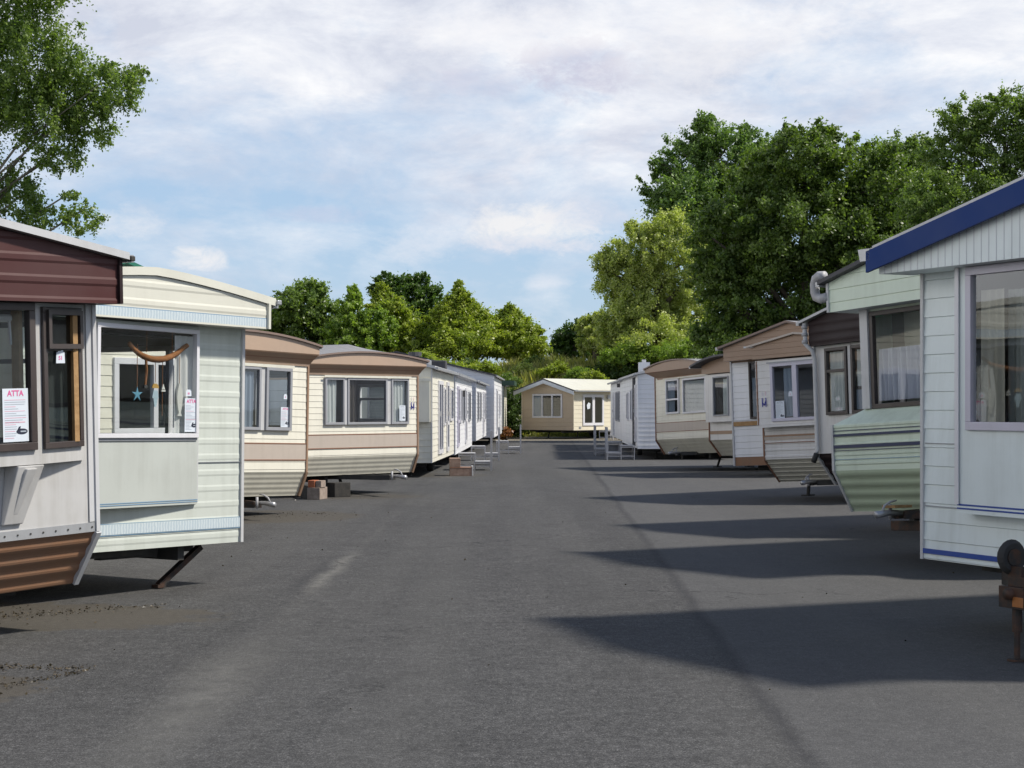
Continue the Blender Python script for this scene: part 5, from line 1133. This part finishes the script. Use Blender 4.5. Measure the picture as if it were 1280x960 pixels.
bush('dry_plant', 'rust brown dried plant at the foot of the green porch lodge', 82, [(634, 539, 6, 6), (629, 545, 4, 3)], 60, .22, 'rusty', cat='plant', group=None)
def weeds():
    n = 60000; x = RNG.uniform(-16, 14, n); y = RNG.uniform(97.6, 114, n); z = bank_z(x, y)
    cl = np.sin(x * 1.9 + y * .8) * np.sin(y * 1.3 - x * .6) * .5 + .5
    h = (.10 + .26 * RNG.random(n) ** 1.5) * (.5 + cl) 
    A = np.stack([RNG.normal(size=n) * .45, RNG.normal(size=n) * .45, np.ones(n)], 1) * h[:, None]
    B = np.stack([RNG.normal(size=n), RNG.normal(size=n) * .5, np.zeros(n)], 1); B = B / np.linalg.norm(B, axis=1, keepdims=True) * RNG.uniform(.02, .06, (n, 1))
    P = np.stack([x, y, z], 1) + A
    t = np.clip(.45 + .5 * (np.sin(x * .8 + 2) * np.sin(y * .9)) * .6 + RNG.normal(size=n) * .2, 0, 1)
    o = quads_object('weeds', P, A, B, t, LM['grass']); o['kind'] = 'stuff'; o['label'] = 'tall yellowing weeds and grass on the bank'
weeds()
def debris():
    pts = []
    def edge(p0, p1, n, s): 
        t = RNG.random(n); a = np.array(p0); b = np.array(p1); q = a + (b - a) * t[:, None] + RNG.normal(size=(n, 2)) * s; pts.append(q)
    edge((-5.6, 13.1), (-3.0, 15.0), 900, .13); edge((-6, 13.6), (-4, 14.4), 900, .4); edge((-3.6, 9.6), (-2.75, 11.3), 500, .05); edge((-4.5, 11.7), (-2.7, 11.35), 550, .06); edge((-4.6, 10.6), (-3.2, 11.0), 400, .3)
    edge((-5.0, 26.5), (-3.0, 28.0), 260, .35); edge((-4.0, 32.2), (-2.8, 33.6), 120, .3)
    q = np.stack([RNG.uniform(-4, 4.5, 130), RNG.uniform(7.5, 30, 130)], 1); pts.append(q)
    q = np.concatenate(pts); n = len(q); P = np.column_stack([q, RNG.uniform(.004, .014, n)])
    A = unit(n); A[:, 2] *= .3; A *= RNG.uniform(.004, .016, (n, 1)); B = np.cross(A, unit(n)) * .8
    o = quads_object('leaf_litter', P, A, B, RNG.random(n), LM['deadgrass']); o['kind'] = 'stuff'; o['label'] = 'dead leaves and grit along the broken tarmac edges'
debris()

# ================================================================== LIGHT, SKY, CAMERA
SUN_EL, SUN_AZ = R(48.5), math.atan2(.995, -.08)      # azimuth measured from +Y towards +X
sd = Vector((math.sin(SUN_AZ) * math.cos(SUN_EL), math.cos(SUN_AZ) * math.cos(SUN_EL), math.sin(SUN_EL)))
sl = bpy.data.lights.new('sun', 'SUN'); sl.energy = 4.7; sl.angle = R(4.2); sl.color = (1.0, .94, .83)
so = bpy.data.objects.new('sun', sl); COL.objects.link(so); so.rotation_euler = sd.to_track_quat('Z', 'Y').to_euler()
w = bpy.data.worlds.new('World'); scene.world = w; w.use_nodes = True
nt = w.node_tree; nt.nodes.clear()
out = nt.nodes.new('ShaderNodeOutputWorld'); bg = nt.nodes.new('ShaderNodeBackground'); bg.inputs[1].default_value = .10
sky = nt.nodes.new('ShaderNodeTexSky'); sky.sky_type = 'NISHITA'; sky.sun_disc = False; sky.sun_elevation = SUN_EL; sky.sun_rotation = SUN_AZ; sky.air_density = 1.0; sky.dust_density = .6; sky.ozone_density = 1.5
tc = nt.nodes.new('ShaderNodeTexCoord'); gen = tc.outputs['Generated']
sp = nd(nt, 'SeparateXYZ'); nt.links.new(gen, sp.inputs[0]); Z = sp.outputs[2]
def clouds():
    c = mixc(nt, .6, sky.outputs[0], (4.7, 6.6, 9.3))
    # high veil: broad soft streaks, thicker higher up
    a = noise(nt, mapping(nt, gen, (6.5, 6.5, 17), (3.1, 0, .7)), 1.0, 8, .60, .35)
    b = noise(nt, mapping(nt, gen, (24, 24, 52), (1.7, 0, 2.2)), 1.0, 8, .64, .3)
    v = math_n(nt, 'MULTIPLY_ADD', b, .38, math_n(nt, 'MULTIPLY', a, .8))
    up = math_n(nt, 'MULTIPLY', math_n(nt, 'SUBTRACT', Z, .055), 5.5, None, True)
    v = math_n(nt, 'ADD', v, math_n(nt, 'MULTIPLY_ADD', up, .40, -.10))
    veil = ramp(nt, v, [(.50, 0.0), (.84, .95)])
    tone = noise(nt, mapping(nt, gen, (11, 11, 26), (.4, 3, 1)), 1.0, 8, .64, .3)
    cc = ramp(nt, tone, [(.36, (6.3, 6.6, 7.6)), (.52, (8.0, 8.2, 8.85)), (.66, (9.6, 9.6, 9.75))])
    c = mixc(nt, veil, c, cc)
    # low cumulus puffs just over the trees, each with a flat grey underside
    def puff(px, py, rx, ry, amt, c, col=(9.0, 8.8, 8.6)):
        x0, z0 = (px - 640) / F, (YH - py) / F
        ix = nd(nt, 'Math', operation='DIVIDE'); nt.links.new(sp.outputs[0], ix.inputs[0]); nt.links.new(math_n(nt, 'MAXIMUM', sp.outputs[1], .01), ix.inputs[1])
        iz = nd(nt, 'Math', operation='DIVIDE'); nt.links.new(Z, iz.inputs[0]); nt.links.new(math_n(nt, 'MAXIMUM', sp.outputs[1], .01), iz.inputs[1])
        dx = math_n(nt, 'DIVIDE', math_n(nt, 'SUBTRACT', ix.outputs[0], x0), rx / F); dz = math_n(nt, 'DIVIDE', math_n(nt, 'SUBTRACT', iz.outputs[0], z0), ry / F)
        r2 = math_n(nt, 'ADD', math_n(nt, 'MULTIPLY', dx, dx), math_n(nt, 'MULTIPLY', dz, dz))
        n = math_n(nt, 'MULTIPLY', math_n(nt, 'SUBTRACT', noise(nt, mapping(nt, gen, (48, 48, 80)), 1.0, 9, .7, .3), .5), 3.6)
        f = math_n(nt, 'MULTIPLY', math_n(nt, 'SUBTRACT', 1.0, math_n(nt, 'ADD', r2, n)), .9, None, True)
        f = ramp(nt, f, [(0.0, 0.0), (.35, .35), (1.0, 1.0)])
        return mixc(nt, math_n(nt, 'MULTIPLY', f, amt), c, col)
    c = puff(725, 85, 95, 42, .75, c, (5.6, 5.6, 6.9)); c = puff(600, 100, 80, 22, .4, c, (6.0, 6.0, 7.3)); c = puff(640, 40, 160, 40, .5, c, (9.2, 9.1, 9.3)); c = puff(900, 60, 160, 60, .5, c, (8.9, 8.8, 9.0))
    c = puff(668, 285, 90, 34, .85, c, (8.9, 8.8, 8.8)); c = puff(672, 306, 90, 14, .35, c, (6.6, 6.7, 7.9)); c = puff(248, 324, 44, 18, .8, c, (8.7, 8.6, 8.7)); c = puff(160, 280, 50, 26, .5, c, (8.4, 8.4, 8.7)); c = puff(520, 308, 60, 26, .4, c, (8.3, 8.4, 8.9)); c = puff(675, 352, 40, 11, .3, c, (8.4, 8.4, 8.9)); c = puff(400, 268, 90, 12, .35, c, (5.9, 6.1, 7.6)); c = puff(740, 270, 60, 22, .4, c, (7.4, 7.4, 8.2))
    # towards the zenith the cloud thins out to plain blue sky
    hi = math_n(nt, 'MULTIPLY', math_n(nt, 'SUBTRACT', Z, .27), 4.0, None, True)
    c = mixc(nt, hi, c, mixc(nt, 1.0, sky.outputs[0], (1.1, 1.1, 1.12), 'MULTIPLY'))
    # unseen bright cloud bank opposite the sun, added to fill the shaded right row
    side = math_n(nt, 'MULTIPLY', math_n(nt, 'SUBTRACT', math_n(nt, 'MULTIPLY', sp.outputs[0], -1.0), .42), 2.6, None, True)
    low = math_n(nt, 'MULTIPLY', math_n(nt, 'SUBTRACT', .72, Z), 2.6, None, True)
    bn = ramp(nt, noise(nt, mapping(nt, gen, (2.4, 2.4, 4.5), (5, 1, 2)), 1.0, 6, .6), [(.30, .55), (.62, 1.0)])
    f = math_n(nt, 'MULTIPLY', math_n(nt, 'MULTIPLY', side, low), bn)
    return mixc(nt, f, c, (16.0, 15.8, 15.6))
nt.links.new(clouds(), bg.inputs[0]); nt.links.new(bg.outputs[0], out.inputs[0])

cam = bpy.data.cameras.new('camera'); cam.sensor_width = 36.0; cam.lens = 36.0 * F / 1280; cam.shift_y = (YH - 480) / 1280; cam.clip_end = 3000; cam.clip_start = .1
co = bpy.data.objects.new('camera', cam); COL.objects.link(co); co.location = (0, 0, H); co.rotation_euler = (R(90), 0, 0); scene.camera = co
vs = scene.view_settings; vs.view_transform = 'Standard'; vs.look = 'None'; vs.exposure = 0.06; vs.gamma = 1.0; vs.use_curve_mapping = False
scene.render.engine = 'CYCLES'; cy = scene.cycles
cy.max_bounces = 8; cy.diffuse_bounces = 3; cy.glossy_bounces = 3; cy.transmission_bounces = 4; cy.transparent_max_bounces = 12
cy.use_denoising = True; cy.caustics_reflective = False; cy.caustics_refractive = False
